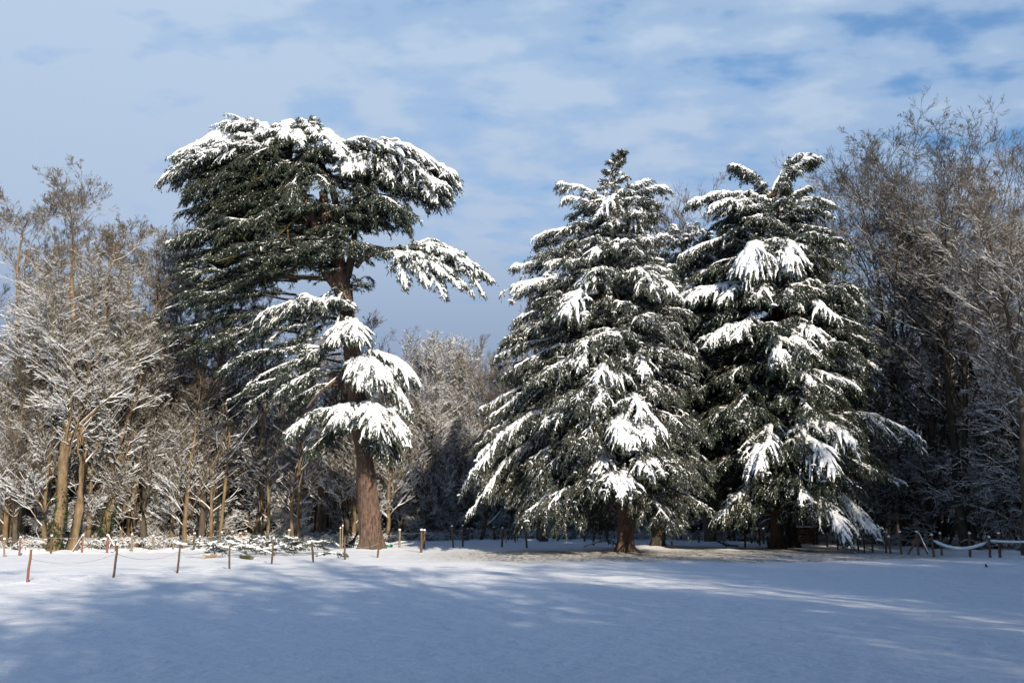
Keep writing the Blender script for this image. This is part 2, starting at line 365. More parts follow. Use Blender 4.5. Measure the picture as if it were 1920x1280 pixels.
    Pn = np.stack([sample(axP, axR, np.zeros(1, int), np.array([kk]))[0] for kk in k12], 1)
    rs = (0.05 + 0.24 * sn * cap) * np.minimum(1.0, L / 4) * np.sin(np.clip(k12 * 0.8 + 0.2, 0, 1) * math.pi) ** 0.5 * (0.7 + 0.5 * rng.random(14)) + 0.02
    rs[-1] *= 0.3; rs[0] *= 0.2
    snow.tubes(Pn, rs[None], 7, 0.6, lift=0.4)

def conifer(name, base, label, trunkP, trunkR, boughs, seed, mats_leaf, bark, extra_parts=(), keep=98):
    """boughs: list of dict(A,B,W,arch,droop,sn,dens,hang,bare)"""
    rng = np.random.default_rng(seed); base = np.array(base, float)
    root = empty(name, base, label, 'tree')
    t = MB()
    for P, Rr in zip(trunkP, trunkR):
        P = np.array(P, float) - base; t.tubes(P[None], np.array(Rr, float)[None], 14)
    # root flare
    t0 = np.array(trunkR[0])[0]
    for k in range(7):
        a = k * 0.9 + rng.random() * 0.5; d = np.array([math.cos(a), math.sin(a), 0])
        pts = np.array([d * t0 * 0.55 + Z * t0 * 1.6, d * t0 * 0.78 + Z * t0 * 0.6, d * t0 * 1.05 + Z * 0.05, d * t0 * 1.35 - Z * 0.15])
        t.tubes(pts[None], np.array([[0.2, 0.30, 0.24, 0.12]]) * t0, 7)
    tr = t.build('trunk', bark, root)
    order = sorted(range(len(boughs)), key=lambda i: -np.linalg.norm(np.array(boughs[i]['B']) - np.array(boughs[i]['A'])) * (1 + 2 * (boughs[i].get('first', 0))))
    rest_b, rest_s = MB(), MB()
    for k, i in enumerate(order):
        q = boughs[i]
        single = k < keep
        b, s = (MB(), MB()) if single else (rest_b, rest_s)
        bough_geo(b, b, s, np.array(q['A']) - base, np.array(q['B']) - base, q['W'], q['arch'], q['droop'], q['sn'], q.get('dens', 1.0), rng,
                  q.get('hang', 0.35), q.get('bare', 0.2), q.get('r0'), 1, q.get('cap', 1.0))
        if single:
            o = b.build('bough', [M_LIMB, mats_leaf], root); s.build('snow_cover', M_SNOW, o)
    if rest_b.n:
        o = rest_b.build('inner_boughs', [M_LIMB, mats_leaf], root); o['kind'] = 'stuff'
        rest_s.build('snow_cover', M_SNOW, o)
    return root, tr

def interp(tab, y): return float(np.interp(y, [a for a, _ in tab], [b for _, b in tab]))

def spire_boughs(axis_px, Yt, left, right, depth_f, y_top, y_bot, n, seed, snow_f, slope_f, dens=1.0):
    """boughs all round a spire-shaped cedar; spread per height read from its outline"""
    rng = np.random.default_rng(seed); out = []
    for k in range(n):
        f = (k + 0.5) / n
        f = 1 - (1 - f) ** 0.85
        py = y_top + (y_bot - y_top) * f ** 0.82
        a = k * 2.39996 + rng.normal(0, 0.25)
        sec = int((a % 6.2832) / 6.2832 * 9); ph = (sec * 0.37) % 1.0
        tier = 34 + 12 * f; py = (round(py / tier + ph) - ph) * tier + rng.normal(0, 4)
        py = max(py, y_top - 6)
        lx, rx = interp(left, py), interp(right, py)
        m_px = Yt / FPX
        c, s_ = math.cos(a), math.sin(a)
        ex = (rx if c > 0 else lx); ey = depth_f * (lx + rx) / 2
        rad = 1 / math.sqrt((c / max(ex, 1)) ** 2 + (s_ / max(ey, 1)) ** 2) * m_px
        rad *= 0.66 + 0.42 * rng.random()
        if rad < 0.35: rad = 0.35
        axx = interp(axis_px, py)
        sl = slope_f(py) + rng.normal(0, 0.07)
        tip = W(axx, py, Yt) + np.array([c * rad, s_ * rad, 0])
        tip[2] = max(tip[2], 0.9 + 0.8 * rng.random())
        A = W(axx, py, Yt); A[2] = max(tip[2] - sl * rad, 2.2) if rad > 1 else A[2] - 0.4
        Wd = 0.8 + rad * 0.50
        front = -s_ 
        sn = snow_f(py, c, s_) * (0.6 + 0.8 * rng.random())
        out.append(dict(A=A, B=tip, W=Wd, arch=0.12 + 0.07 * rng.random(), droop=0.28 + 0.3 * rng.random(), sn=sn, dens=dens, hang=0.42, bare=0.12 if rad < 4 else 0.25))
    return out
def row(x0, y0, Y0, x1, y1, Y1, Wd, arch, sn, n=1, jit=0.6, dens=1.0, droop=0.45, hang=0.35, bare=0.2, seed=0, r0=None, cap=1.0, first=0, fan=None):
    rng = np.random.default_rng(seed + int(x1 * 7 + y1)); out = []
    A = W(x0, y0, Y0); B = W(x1, y1, Y1)
    for k in range(n):
        f = fan if fan is not None else jit * 1.2
        o = (k - (n - 1) / 2) * f
        b = B + np.array([rng.normal(0, jit * 0.5), o + rng.normal(0, jit * 0.3), rng.normal(0, jit * 0.3)])
        out.append(dict(A=A + rng.normal(0, 0.15, 3), B=b, W=Wd, arch=arch + rng.normal(0, 0.02), droop=droop, sn=sn * (0.8 + 0.4 * rng.random()), dens=dens, hang=hang, bare=bare, r0=r0, cap=cap, first=first))
    return out

# ---- tall flat-topped cedar, left of centre
Y1 = 63.0
def tall_cedar():
    rg = np.random.default_rng(8)
    b0 = G(696, 1031); Yb = b0[1]
    tp = [W(x, y, Yb) for x, y in ((697, 1036), (696, 1020), (692, 960), (686, 890), (680, 820), (668, 740), (659, 660), (650, 590), (643, 540), (636, 505), (628, 460), (612, 410), (606, 360))]
    k = Yb / FPX
    tr = [w * k for w in (23, 21.5, 20.5, 18.5, 18, 16.5, 15, 15, 18, 15, 13, 11, 8)]
    lim1 = [W(x, y, Yb + d) for x, y, d in ((636, 540, 0), (606, 505, -.3), (598, 450, -.4), (585, 400, -.5), (560, 350, -.5), (548, 320, -.6), (545, 285, -.6), (558, 262, -.6))]
    r1 = [w * k for w in (12, 9, 8, 7.5, 7.5, 7, 5.5, 4)]
    lim2 = [W(x, y, Yb + d) for x, y, d in ((628, 440, 0), (634, 400, .3), (622, 350, .3), (608, 322, .3), (596, 300, .3), (585, 280, .3))]
    r2 = [w * k for w in (8, 7, 7, 6.5, 5, 4)]
    lim3 = [W(x, y, Yb + d) for x, y, d in ((650, 520, 0), (662, 470, .1), (668, 400, .3), (664, 340, .3), (672, 300, .3))]
    r3 = [w * k for w in (9, 8, 6.5, 5, 3.5)]
    lim4 = [W(x, y, Yb + d) for x, y, d in ((668, 500, 0), (678, 487, -.3), (700, 476, -.6), (735, 470, -.8), (770, 476, -.9))]
    r4 = [w * k for w in (5.5, 5, 4.5, 4, 3)]
    lim5 = [W(x, y, Yb + d) for x, y, d in ((630, 523, 0), (600, 522, -.5), (560, 520, -.8), (525, 513, -1), (495, 522, -1.2), (470, 530, -1.3))]
    r5 = [w * k for w in (6.5, 4.5, 4, 4, 3, 2)]
    lim6 = [W(x, y, Yb + d) for x, y, d in ((655, 692, 0), (625, 715, -.5), (592, 742, -.8), (575, 765, -1))]
    r6 = [w * k for w in (4.5, 3.8, 3, 2)]
    B = []
    Y = Yb
    # crown top left: a dome sloping down to the left, dark hanging underside
    B += row(545, 300, Y, 338, 326, Y - 1.5, 5.0, 0.16, 1.1, 3, 1.0, 1.7, 0.35, 0.5, 0.12, 1, fan=1.8, cap=1.5)
    B += row(545, 290, Y, 360, 285, Y + .5, 4.0, 0.16, 1.4, 3, 0.8, 1.8, 0.35, 0.5, 0.1, 2, cap=1.8)
    B += row(548, 285, Y, 425, 255, Y, 3.6, 0.12, 1.4, 3, 0.7, 1.8, 0.5, 0.6, 0.1, 3, cap=1.8)
    for i, (x, y) in enumerate(((352, 362), (368, 395), (392, 425), (415, 455), (362, 378), (395, 410), (430, 440), (440, 380), (480, 420), (380, 350), (420, 320), (470, 350), (455, 300))):
        B += row(575, y - 30, Y, x, y, Y - 2.5 + (i % 4) * 1.0, 3.4, 0.10, 0.06, 2, 0.8, 1.5, 0.3, 0.35, 0.15, 10 + i)
    # top centre pad, tilted toward the camera so its snow shows
    for i, (xa, ya, da, x, y, d, w_) in enumerate(((540, 246, 2, 498, 266, -1.6, 2.2), (550, 242, 2, 525, 262, -2.0, 2.2), (560, 238, 2, 556, 258, -2.0, 2.2), (565, 234, 1.5, 592, 250, -1.2, 1.8), (500, 254, 1.5, 474, 268, -1.0, 2.0))):
        B += row(xa, ya, Y + da, x, y, Y + d, w_, 0.06, 1.0, 2, 0.3, 1.9, 0.35, 0.3, 0.02, 30 + i, fan=.2, cap=1.3)
    B += row(530, 262, Y, 598, 225, Y - .3, 1.9, 0.08, 1.0, 2, 0.25, 1.7, 0.3, 0.25, 0.1, 36)
    B += row(545, 268, Y, 602, 250, Y - .6, 1.8, 0.05, 0.7, 2, 0.3, 1.5, 0.3, 0.3, 0.1, 37)
    for i, (x, y, d, s_) in enumerate(((600, 278, -1.5, .4), (640, 282, -.5, .4), (618, 285, -2.0, .2), (560, 300, -2.2, .1), (655, 300, -1.5, .3), (520, 310, -2.4, .1), (500, 290, -2, .1), (625, 350, -2.2, .15), (545, 360, -2.4, .1), (530, 340, 2.5, .2), (640, 330, 2.5, .2), (590, 282, 2.2, .5))):
        B += row(575, 290 + (i % 4) * 10, Y, x, y, Y + d, 3.0, 0.06, s_, 1, 0.5, 1.5, 0.4, 0.5, 0.1, 600 + i)
    # right upper slope
    B += row(600, 300, Y, 722, 280, Y - .5, 2.6, 0.08, 0.35, 3, 0.6, 1.4, 0.3, 0.3, 0.05, 40)
    B += row(620, 282, Y, 832, 324, Y - 1, 4.2, 0.12, 1.3, 3, 0.9, 1.8, 0.4, 0.45, 0.1, 41, cap=1.5)
    B += row(630, 300, Y, 838, 358, Y - 1.8, 4.2, 0.10, 0.85, 3, 0.9, 1.5, 0.4, 0.45, 0.12, 42)
    B += row(640, 322, Y, 808, 376, Y - 1, 3.4, 0.08, 0.45, 3, 0.9, 1.4, 0.4, 0.45, 0.15, 43)
    B += row(640, 350, Y, 758, 410, Y - 1, 3.2, 0.08, 0.25, 3, 0.9, 1.4, 0.4, 0.45, 0.15, 44)
    B += row(640, 380, Y, 740, 400, Y - 3, 3.6, 0.08, 0.25, 3, 0.9, 1.4, 0.4, 0.45, 0.15, 45)
    B += row(610, 330, Y, 740, 345, Y + 3, 3.6, 0.10, 0.5, 3, 1.2, 1.4, 0.4, 0.45, 0.15, 46)
    for i, (xa, ya, x, y) in enumerate(((630, 284, 680, 318), (665, 284, 725, 325), (700, 290, 765, 345), (740, 300, 792, 352), (770, 312, 815, 370), (645, 290, 650, 320), (600, 262, 640, 288))):
        B += row(xa, ya, Y + 1.2, x, y, Y - 2.6, 2.4, 0.12, 1.2, 1, 0.3, 1.8, 0.4, 0.35, 0.03, 640 + i, cap=1.3)
    # middle mass
    for i, (x, y) in enumerate(((440, 470), (500, 480), (540, 440), (590, 470), (620, 440), (680, 430), (700, 460), (560, 395), (640, 400), (470, 500), (545, 488), (610, 500), (660, 480), (690, 400), (420, 500))):
        B += row(620 + (i % 3) * 15, y - 12 + (i * 7) % 20, Y, x, y, Y - 3.2 + (i % 3) * 1.1, 3.2, 0.05, 0.16, 2, 0.8, 1.4, 0.22, 0.25, 0.2, 60 + i)
    for i, (x, y) in enumerate(((420, 430), (520, 400), (700, 420), (580, 380), (460, 500))):
        B += row(620, 430, Y, x, y, Y + 4, 4.0, 0.08, 0.3, 2, 1.2, 1.4, 0.35, 0.4, 0.2, 80 + i)
    # left tip
    B += row(590, 440, Y, 318, 450, Y - 1.0, 3.0, 0.10, 0.35, 3, 0.7, 1.4, 0.4, 0.45, 0.35, 90)
    B += row(600, 450, Y, 338, 466, Y - .2, 3.2, 0.08, 0.2, 2, 0.7, 1.4, 0.4, 0.45, 0.35, 91)
    # left shelves
    for i, (x, y) in enumerate(((345, 512), (352, 540), (400, 503), (372, 560), (432, 528))):
        B += row(560, y - 8, Y, x, y, Y - 1.5 + (i % 3), 3.0, 0.06, 0.28, 2, 0.6, 1.3, 0.2, 0.25, 0.15, 100 + i)
    for i, (x, y) in enumerate(((305, 590), (320, 625), (370, 600), (410, 640), (345, 650), (430, 600))):
        B += row(560, y - 22, Y, x, y, Y - 1.0 + (i % 3), 2.8, 0.06, 0.18, 1, 0.8, 1.2, 0.25, 0.35, 0.3, 120 + i)
    # lower mass left of the trunk
    B += row(650, 600, Y, 490, 600, Y - 2.5, 3.2, 0.14, 0.8, 2, 0.7, 1.4, 0.45, 0.5, 0.2, 140)
    B += row(648, 580, Y, 560, 572, Y - 2.6, 2.8, 0.12, 0.85, 2, 0.6, 1.4, 0.5, 0.5, 0.15, 141)
    B += row(650, 590, Y, 625, 565, Y - 2.6, 2.4, 0.10, 0.7, 2, 0.5, 1.4, 0.5, 0.5, 0.15, 142)
    B += row(655, 600, Y - 1, 672, 634, Y - 3.2, 2.4, 0.14, 1.0, 2, 0.4, 1.6, 0.5, 0.35, 0.2, 143)
    B += row(655, 605, Y - 1, 626, 628, Y - 3.2, 2.3, 0.12, 0.9, 2, 0.4, 1.5, 0.5, 0.35, 0.2, 144)
    for i, (x, y) in enumerate(((450, 640), (420, 690), (470, 680), (440, 745), (520, 700), (550, 760), (500, 650), (580, 690), (560, 640), (530, 735), (480, 720))):
        B += row(640, y - 40, Y, x, y, Y - 2.2 + (i % 3) * .9, 2.4, 0.10, 0.34, 1 + (i % 2), 0.7, 1.1, 0.35, 0.4, 0.25, 150 + i)
    # snow mound right of the trunk and the low bough under it
    B += row(662, 690, Y, 768, 706, Y - 1.2, 2.8, 0.20, 1.15, 3, 0.6, 1.7, 0.6, 0.5, 0.08, 170)
    B += row(662, 695, Y - .5, 722, 708, Y - 3.2, 3.4, 0.20, 1.35, 3, 0.5, 2.0, 0.6, 0.35, 0.05, 171, fan=0.4)
    B += row(664, 700, Y - .5, 690, 712, Y - 3.2, 2.6, 0.20, 1.35, 2, 0.4, 2.0, 0.6, 0.35, 0.05, 172, fan=0.4)
    B += row(662, 700, Y, 768, 765, Y - 2.0, 2.4, 0.18, 0.9, 2, 0.5, 1.5, 0.6, 0.5, 0.15, 173)
    B += row(676, 780, Y, 756, 815, Y - 2.4, 2.9, 0.22, 1.15, 3, 0.6, 1.7, 0.6, 0.5, 0.08, 180)
    B += row(674, 780, Y - .5, 702, 800, Y - 3.8, 3.2, 0.18, 1.2, 3, 0.5, 1.9, 0.6, 0.35, 0.08, 181, fan=0.4)
    B += row(674, 780, Y - .5, 640, 784, Y - 3.6, 2.8, 0.24, 1.2, 2, 0.5, 1.9, 0.6, 0.35, 0.08, 182, fan=0.4)
    B += row(672, 775, Y, 548, 800, Y - 2.6, 2.4, 0.14, 0.6, 2, 0.6, 1.6, 0.5, 0.6, 0.15, 183)
    B += row(676, 790, Y, 735, 845, Y - 1.6, 3.0, 0.10, 0.4, 2, 0.6, 1.6, 0.5, 0.6, 0.15, 184)
    B += row(676, 790, Y, 590, 840, Y - 1.0, 2.6, 0.10, 0.1, 2, 0.6, 1.6, 0.5, 0.7, 0.15, 185)
    # isolated pad on the right
    for i, (xa, ya, x, y, d, w_, s_) in enumerate(((745, 474, 926, 520, -.6, 2.3, .8), (760, 468, 885, 484, .6, 2.8, 1.15), (770, 470, 905, 506, -1.6, 2.4, 1.0), (742, 480, 860, 545, -2.4, 2.3, .85), (736, 478, 800, 535, -2.8, 2.2, .9),
                                       (732, 474, 762, 540, -2.4, 1.7, .6), (745, 474, 880, 530, -2.2, 2.2, .8), (765, 470, 735, 462, -.6, 1.6, .5), (750, 476, 838, 520, -2.8, 2.2, 1.0), (760, 468, 840, 472, .4, 2.6, 1.15), (790, 474, 905, 545, -2.4, 1.8, .7), (770, 478, 830, 550, -3.2, 1.8, .7), (800, 472, 890, 515, -2.4, 2.2, 1.0))):
        B += row(xa, ya, Y - .8, x, y, Y - .8 + d, w_, 0.10, s_, 1, 0.3, 1.5, 0.35, 0.35, 0.04, 200 + i)
    # tufts on the bare bole
    for i, (x, y) in enumerate(((600, 560), (625, 575), (690, 520), (700, 530), (610, 600), (640, 610))):
        B += row(645, 530 + i * 5, Y, x, y, Y - 1.2, 1.4, 0.05, 0.25, 1, 0.3, 1.0, 0.5, 0.5, 0.1, 220 + i)
    for q in B:
        if q['r0'] is None: q['r0'] = 0.055 + 0.03 * rg.random()
        if abs(q['B'][0] - b0[0]) > 4: q['B'][2] += rg.normal(0, .25)
    root, trk = conifer('cedar_tree', b0, 'tall flat-topped cedar on a thick bare reddish trunk with one snowy bough reaching right', [tp], [tr], B, 11, M_NEEDLE, M_REDBARK, keep=96)
    for (x0, y0, x1, y1, d, r) in ((560, 300, 478, 345, -2.4, .09), (540, 300, 400, 395, -2.8, .10), (590, 380, 470, 470, -3.2, .11), (600, 440, 415, 500, -3.0, .10), (612, 420, 700, 380, -2.6, .09), (550, 275, 470, 285, -1.8, .09), (610, 470, 480, 520, -2.8, .09)):
        A_, B_ = W(x0, y0, Y), W(x1, y1, Y + d); q = np.linspace(0, 1, 8)[:, None]
        P = A_ + (B_ - A_) * q + np.cumsum(rg.normal(0, .07, (8, 3)), 0) + Z * (0.5 * q * (1 - q)) - b0; Rr = r * (1 - .7 * q[:, 0])
        m = MB(); m.tubes(P[None], Rr[None], 7); c_ = polys_children(P[None], Rr[None], 9, .25, 1, .28, R(45), 0, rg, 4, .015); m.tubes(*c_, 4)
        m.build('limb', M_MOSSLIMB, root)
    for P, Rr in ((lim1, r1), (lim2, r2), (lim3, r3), (lim4, r4), (lim5, r5), (lim6, r6)):
        m = MB(); m.tubes((np.array(P) - b0)[None], np.array(Rr)[None], 9); lo = m.build('limb', M_REDBARK if P is not lim5 else M_LIMB, root)
        if any(P is q for q in (lim4, lim5, lim6)):
            s = MB(); s.tubes((np.array(P) - b0)[None], np.array(Rr)[None] * np.array([[0.3] + [0.75] * (len(Rr) - 2) + [0.3]]), 6, 0.6, lift=1.25); s.build('snow_cover', M_SNOW, lo)
tall_cedar()

# ---- conifer in the middle
def spire_left():
    b0 = G(1173, 1037); Y = b0[1]; k = Y / FPX
    ax = [(280, 1166), (330, 1152), (400, 1158), (600, 1168), (1040, 1173)]
    tp = [W(interp(ax, y), y, Y) for y in (1042, 1025, 980, 900, 800, 700, 600, 500, 400, 330, 300)]
    tr = [w * k for w in (18, 16, 14.5, 13, 12, 10, 8.5, 6.5, 4, 2, 1)]
    left = [(285, 4), (325, 22), (338, 60), (352, 98), (400, 92), (440, 135), (500, 178), (550, 205), (600, 195), (660, 215), (700, 222), (760, 250), (860, 285), (950, 270), (1000, 200)]
    right = [(285, 10), (320, 40), (345, 78), (400, 78), (440, 75), (500, 95), (600, 120), (700, 130), (800, 140), (900, 145), (1000, 130)]
    sn = lambda py, c, s: 0.50 - 0.30 * np.clip((py - 480) / 400, 0, 1)
    sl = lambda py: float(np.interp(py, [290, 420, 650, 850, 1000], [0.60, 0.36, 0.12, -0.06, -0.20]))
    B = spire_boughs(ax, Y, left, right, 1.0, 372, 985, 255, 21, sn, sl, 1.25)
    # leader, slim and nodding to the right
    LP = [W(x, y, Y) for x, y in ((1152, 385), (1146, 345), (1149, 315), (1156, 295), (1166, 284))]
    for i in range(22):
        t_ = (i + .5) / 22; a = i * 2.4; k_ = t_ * 3.99; c0 = LP[int(k_)] + (LP[int(k_) + 1] - LP[int(k_)]) * (k_ % 1)
        l_ = (0.95 * (1 - t_) ** 1.3 + 0.14)
        B.append(dict(A=c0 - Z * .1, B=c0 + np.array([math.cos(a) * l_ + .15 * t_, math.sin(a) * l_, .32 * l_]), W=.16 + .4 * l_, arch=.08, droop=.3, sn=.8, dens=1.2, hang=.3, bare=.02, r0=.02))
    tp2 = LP; tr2 = [.09, .07, .05, .03, .015]
    for i, (x0, y0, x, y, d, w_) in enumerate(((1150, 375, 1128, 352, -.5, 1.0), (1152, 372, 1186, 348, -.4, 1.1), (1155, 385, 1200, 372, -1, 1.4), (1150, 385, 1105, 378, -1, 1.4), (1152, 380, 1150, 372, -1.6, 1.3), (1150, 350, 1135, 338, .2, .8), (1150, 350, 1175, 332, .2, .8))):
        B += row(x0, y0, Y, x, y, Y + d, w_, 0.12, 0.6, 1, 0.1, 1.4, 0.4, 0.4, 0.05, 700 + i)
    # named outline boughs
    for i, (x, y, d) in enumerate(((1054, 345, 0), (1062, 372, -.5), (1212, 335, 0), (1252, 360, 0), (1230, 385, .4), (1022, 440, -1), (1010, 455, 0), (975, 500, 0), (946, 547, 0), (958, 560, -1.5), (960, 605, 0), (940, 668, -1), (965, 690, -2), (905, 762, 0), (915, 775, -1.5), (912, 815, -1))):
        B += row(interp(ax, y), y + 45 - 60 * min(1, max(0, (y - 400) / 300)), Y, x, y, Y + d, 2.0 + 0.5 * (y > 430), 0.14, 0.8 - 0.35 * (y > 640), 1, 0.3, 1.3, 0.5, 0.6, 0.12, 320 + i)
    for i, (x, y, d) in enumerate(((872, 905, -2), (885, 890, -3), (876, 955, -1.0), (900, 850, -2))):
        B += row(1168, 800, Y, x, y, Y + d, 2.6, 0.22, 0.55, 1, 0.3, 1.4, 0.7, 0.7, 0.25, 340 + i)
    # snow-laden boughs hanging toward the camera
    for i, (x, y, d) in enumerate(((1112, 722, -6.0), (1085, 690, -5), (1122, 760, -6.4), (1160, 825, -7.2), (1185, 835, -7.4), (1215, 825, -7), (1240, 815, -6), (1140, 918, -7.4), (1168, 925, -7.8), (1208, 885, -7.2), (1115, 890, -6.6), (1150, 720, -5.4), (1060, 590, -5.2), (1120, 480, -3.0), (1100, 540, -4.2), (1225, 545, -4.4), (1262, 552, -4.0), (1195, 420, -2.4), (1130, 400, -2.4), (1215, 700, -5.4), (1030, 800, -5.2), (1200, 780, -6.4))):
        B += row(1168 + (x - 1168) * .3, y - 22, Y + d * .3, x, y - 6, Y + d, 2.4, 0.16, 0.82, 1, 0.2, 1.5, 0.55, 0.45, 0.45, 360 + i, cap=1.0, first=1)
    conifer('cedar_tree', b0, 'tallest spire-shaped snowy cedar in the middle, sunlit brown trunk at its foot', [tp, tp2], [tr, tr2], B, 12, M_NEEDLE2, M_REDBARK)
spire_left()

def spire_mid():
    b0 = G(1234, 1027); Y = b0[1]; k = Y / FPX
    ax = [(420, 1292), (600, 1262), (800, 1240), (1040, 1234)]
    tp = [W(interp(ax, y), y, Y) for y in (1032, 1018, 980, 900, 800, 700, 600, 500, 440)]
    tr = [w * k for w in (14, 12, 11, 10, 9, 7.5, 6, 4, 1.5)]
    left = [(420, 20), (450, 80), (550, 125), (700, 135), (900, 130), (1000, 120)]
    right = [(420, 20), (450, 60), (550, 110), (700, 140), (900, 150), (1000, 120)]
    B = spire_boughs(ax, Y, left, right, 1.0, 440, 975, 120, 22, lambda p, c, s: 0.62 - 0.3 * np.clip((p - 600) / 300, 0, 1), lambda py: float(np.interp(py, [430, 650, 1000], [0.35, 0.05, -0.25])), 1.2)
    for i, (x, y) in enumerate(((1240, 440), (1262, 430), (1310, 425), (1330, 440), (1210, 470), (1225, 500), (1250, 520), (1290, 500), (1335, 480), (1300, 560))):
        B += row(1290, y + 30, Y, x, y, Y - .5, 2.0, 0.1, 0.9, 1, 0.3, 1.3, 0.4, 0.5, 0.1, 400 + i)
    conifer('cedar_tree', b0, 'smaller snowy cedar wedged between the two big spires, dark trunk in shade', [tp], [tr], B, 13, M_NEEDLE2, M_BARK_DARK, keep=95)
spire_mid()

def spire_right():
    b0 = G(1457, 1031); Y = b0[1]; k = Y / FPX
    ax = [(285, 1500), (330, 1462), (400, 1452), (600, 1455), (1040, 1457)]
    tp = [W(interp(ax, y), y, Y) for y in (1036, 1020, 980, 900, 800, 700, 600, 500, 400, 340, 310)]
    tr = [w * k for w in (15, 13, 12, 11.5, 11, 9.5, 8, 6.5, 5, 3, 1.5)]
    left = [(290, 5), (330, 40), (380, 110), (430, 150), (500, 150), (560, 165), (700, 180), (820, 190), (900, 180), (1000, 120)]
    right = [(290, 20), (330, 60), (380, 90), (440, 95), (480, 125), (560, 150), (690, 170), (760, 185), (900, 190), (1000, 150)]
    sn = lambda py, c, s: 0.32 - 0.18 * np.clip((py - 500) / 350, 0, 1)
    sl = lambda py: float(np.interp(py, [290, 420, 650, 850, 1000], [0.42, 0.22, 0.06, -0.05, -0.18]))
    B = spire_boughs(ax, Y, left, right, 1.0, 388, 975, 230, 23, sn, sl, 1.3)
    # leaning tips
    B += row(1450, 370, Y, 1524, 298, Y, 1.8, 0.16, 0.8, 4, 0.35, 1.6, 0.5, 0.7, 0.1, 500, fan=.3)
    B += row(1452, 375, Y, 1500, 290, Y - .3, 1.4, 0.12, 0.6, 2, 0.3, 1.5, 0.5, 0.6, 0.1, 501, fan=.3)
    B += row(1448, 380, Y, 1374, 312, Y, 2.0, 0.14, 0.8, 3, 0.35, 1.4, 0.5, 0.6, 0.1, 502, fan=.4)
    B += row(1450, 400, Y, 1475, 345, Y - .8, 1.8, 0.1, 0.5, 3, 0.4, 1.5, 0.5, 0.6, 0.1, 503, fan=.4)
    B += row(1455, 400, Y, 1526, 350, Y, 1.6, 0.1, 0.5, 2, 0.4, 1.4, 0.5, 0.6, 0.1, 504, fan=.4)
    for i, (x, y, d, w, s) in enumerate(((1300, 378, -1, 2.8, 1.15), (1330, 388, -2, 2.8, 1.1), (1556, 385, 0, 2.4, .7), (1540, 400, -1, 2.4, .6), (1380, 370, -1, 2.0, .8),
                                 (1600, 465, 0, 1.4, .7), (1545, 430, -1, 2.4, .3), (1290, 478, -2, 2.6, .6), (1240, 572, -3, 3.0, .9), (1290, 560, -4, 2.6, .9), (1350, 560, -5, 2.4, .8),
                                 (1622, 560, -1, 2.4, .8), (1590, 565, -2.5, 2.4, .8), (1575, 545, -3, 2.2, .8), (1500, 570, -4, 2.4, .7), (1240, 600, -2, 3, .5),
                                 (1648, 692, -1, 2.0, .9), (1600, 722, -4, 2.2, .9), (1570, 715, -5, 2.0, .7), (1610, 690, -3, 1.8, .9))):
        B += row(1452, y + 25 - 30 * min(1, max(0, (y - 400) / 200)), Y, x, y, Y + d, w, 0.14, s, 1, 0.3, 1.4, 0.5, 0.6, 0.15, 510 + i, first=1)
    # the two white humps, and hanging laden boughs facing the camera
    B += row(1440, 495, Y - 2, 1404, 500, Y - 5.2, 3.0, 0.22, 1.5, 3, 0.25, 2.0, 0.9, 0.6, 0.2, 540, fan=.25, cap=1.4, first=1)
    B += row(1462, 488, Y - 2, 1476, 486, Y - 5.2, 2.6, 0.20, 1.5, 3, 0.25, 2.0, 0.9, 0.6, 0.2, 541, fan=.25, cap=1.4, first=1)
    for i, (x, y, d) in enumerate(((1462, 680, -6.6), (1330, 640, -5.5), (1380, 640, -5.5), (1535, 640, -5.0), (1500, 650, -5), (1560, 600, -4.5), (1420, 560, -5.0), (1520, 720, -6))):
        B += row(1455 + (x - 1455) * .3, y - 20, Y + d * .3, x, y - 6, Y + d, 2.4, 0.16, 0.85, 1, 0.25, 1.5, 0.55, 0.45, 0.45, 550 + i, first=1)
    # long low boughs on the right
    B += row(1462, 800, Y, 1722, 826, Y - 2.0, 3.4, 0.14, 0.75, 2, 0.5, 1.3, 0.6, 0.6, 0.15, 570, first=1)
    B += row(1462, 800, Y, 1600, 835, Y - 5.5, 3.2, 0.16, 1.0, 2, 0.5, 1.5, 0.6, 0.5, 0.15, 571, first=1)
    B += row(1460, 810, Y, 1545, 885, Y - 6.5, 3.0, 0.16, 0.85, 2, 0.5, 1.4, 0.7, 0.6, 0.15, 572, first=1)
    B += row(1460, 810, Y, 1420, 880, Y - 6.5, 3.0, 0.14, 0.8, 2, 0.5, 1.4, 0.7, 0.6, 0.15, 573, first=1)
    B += row(1462, 900, Y, 1635, 1000, Y - 3.5, 3.0, 0.14, 0.85, 2, 0.5, 1.5, 0.5, 0.5, 0.35, 574, first=1)
    B += row(1462, 905, Y, 1590, 1005, Y - 5.5, 3.0, 0.16, 1.0, 2, 0.5, 1.5, 0.5, 0.5, 0.35, 575, first=1)
    B += row(1455, 900, Y, 1345, 965, Y - 3.0, 2.6, 0.12, 0.6, 2, 0.5, 1.3, 0.5, 0.5, 0.2, 576, first=1)
    B += row(1462, 850, Y, 1700, 905, Y - 1.0, 2.6, 0.10, 0.5, 2, 0.6, 1.2, 0.5, 0.6, 0.2, 577, first=1)
    B += row(1460, 880, Y, 1510, 940, Y - 6.0, 2.2, 0.12, 0.8, 1, 0.5, 1.3, 0.5, 0.5, 0.3, 578, first=1)
    conifer('cedar_tree', b0, 'broad dark cedar on the right with two white snow humps high on its front', [tp], [tr], B, 14, M_NEEDLE, M_BARK_DARK)
    # its neighbour, a second trunk just behind
    b1 = G(1484, 1024); Y = b1[1]; k = Y / FPX
    tp = [W(x, y, Y) for x, y in ((1486, 1028), (1484, 1015), (1480, 960), (1482, 850), (1490, 700), (1500, 560), (1505, 480))]
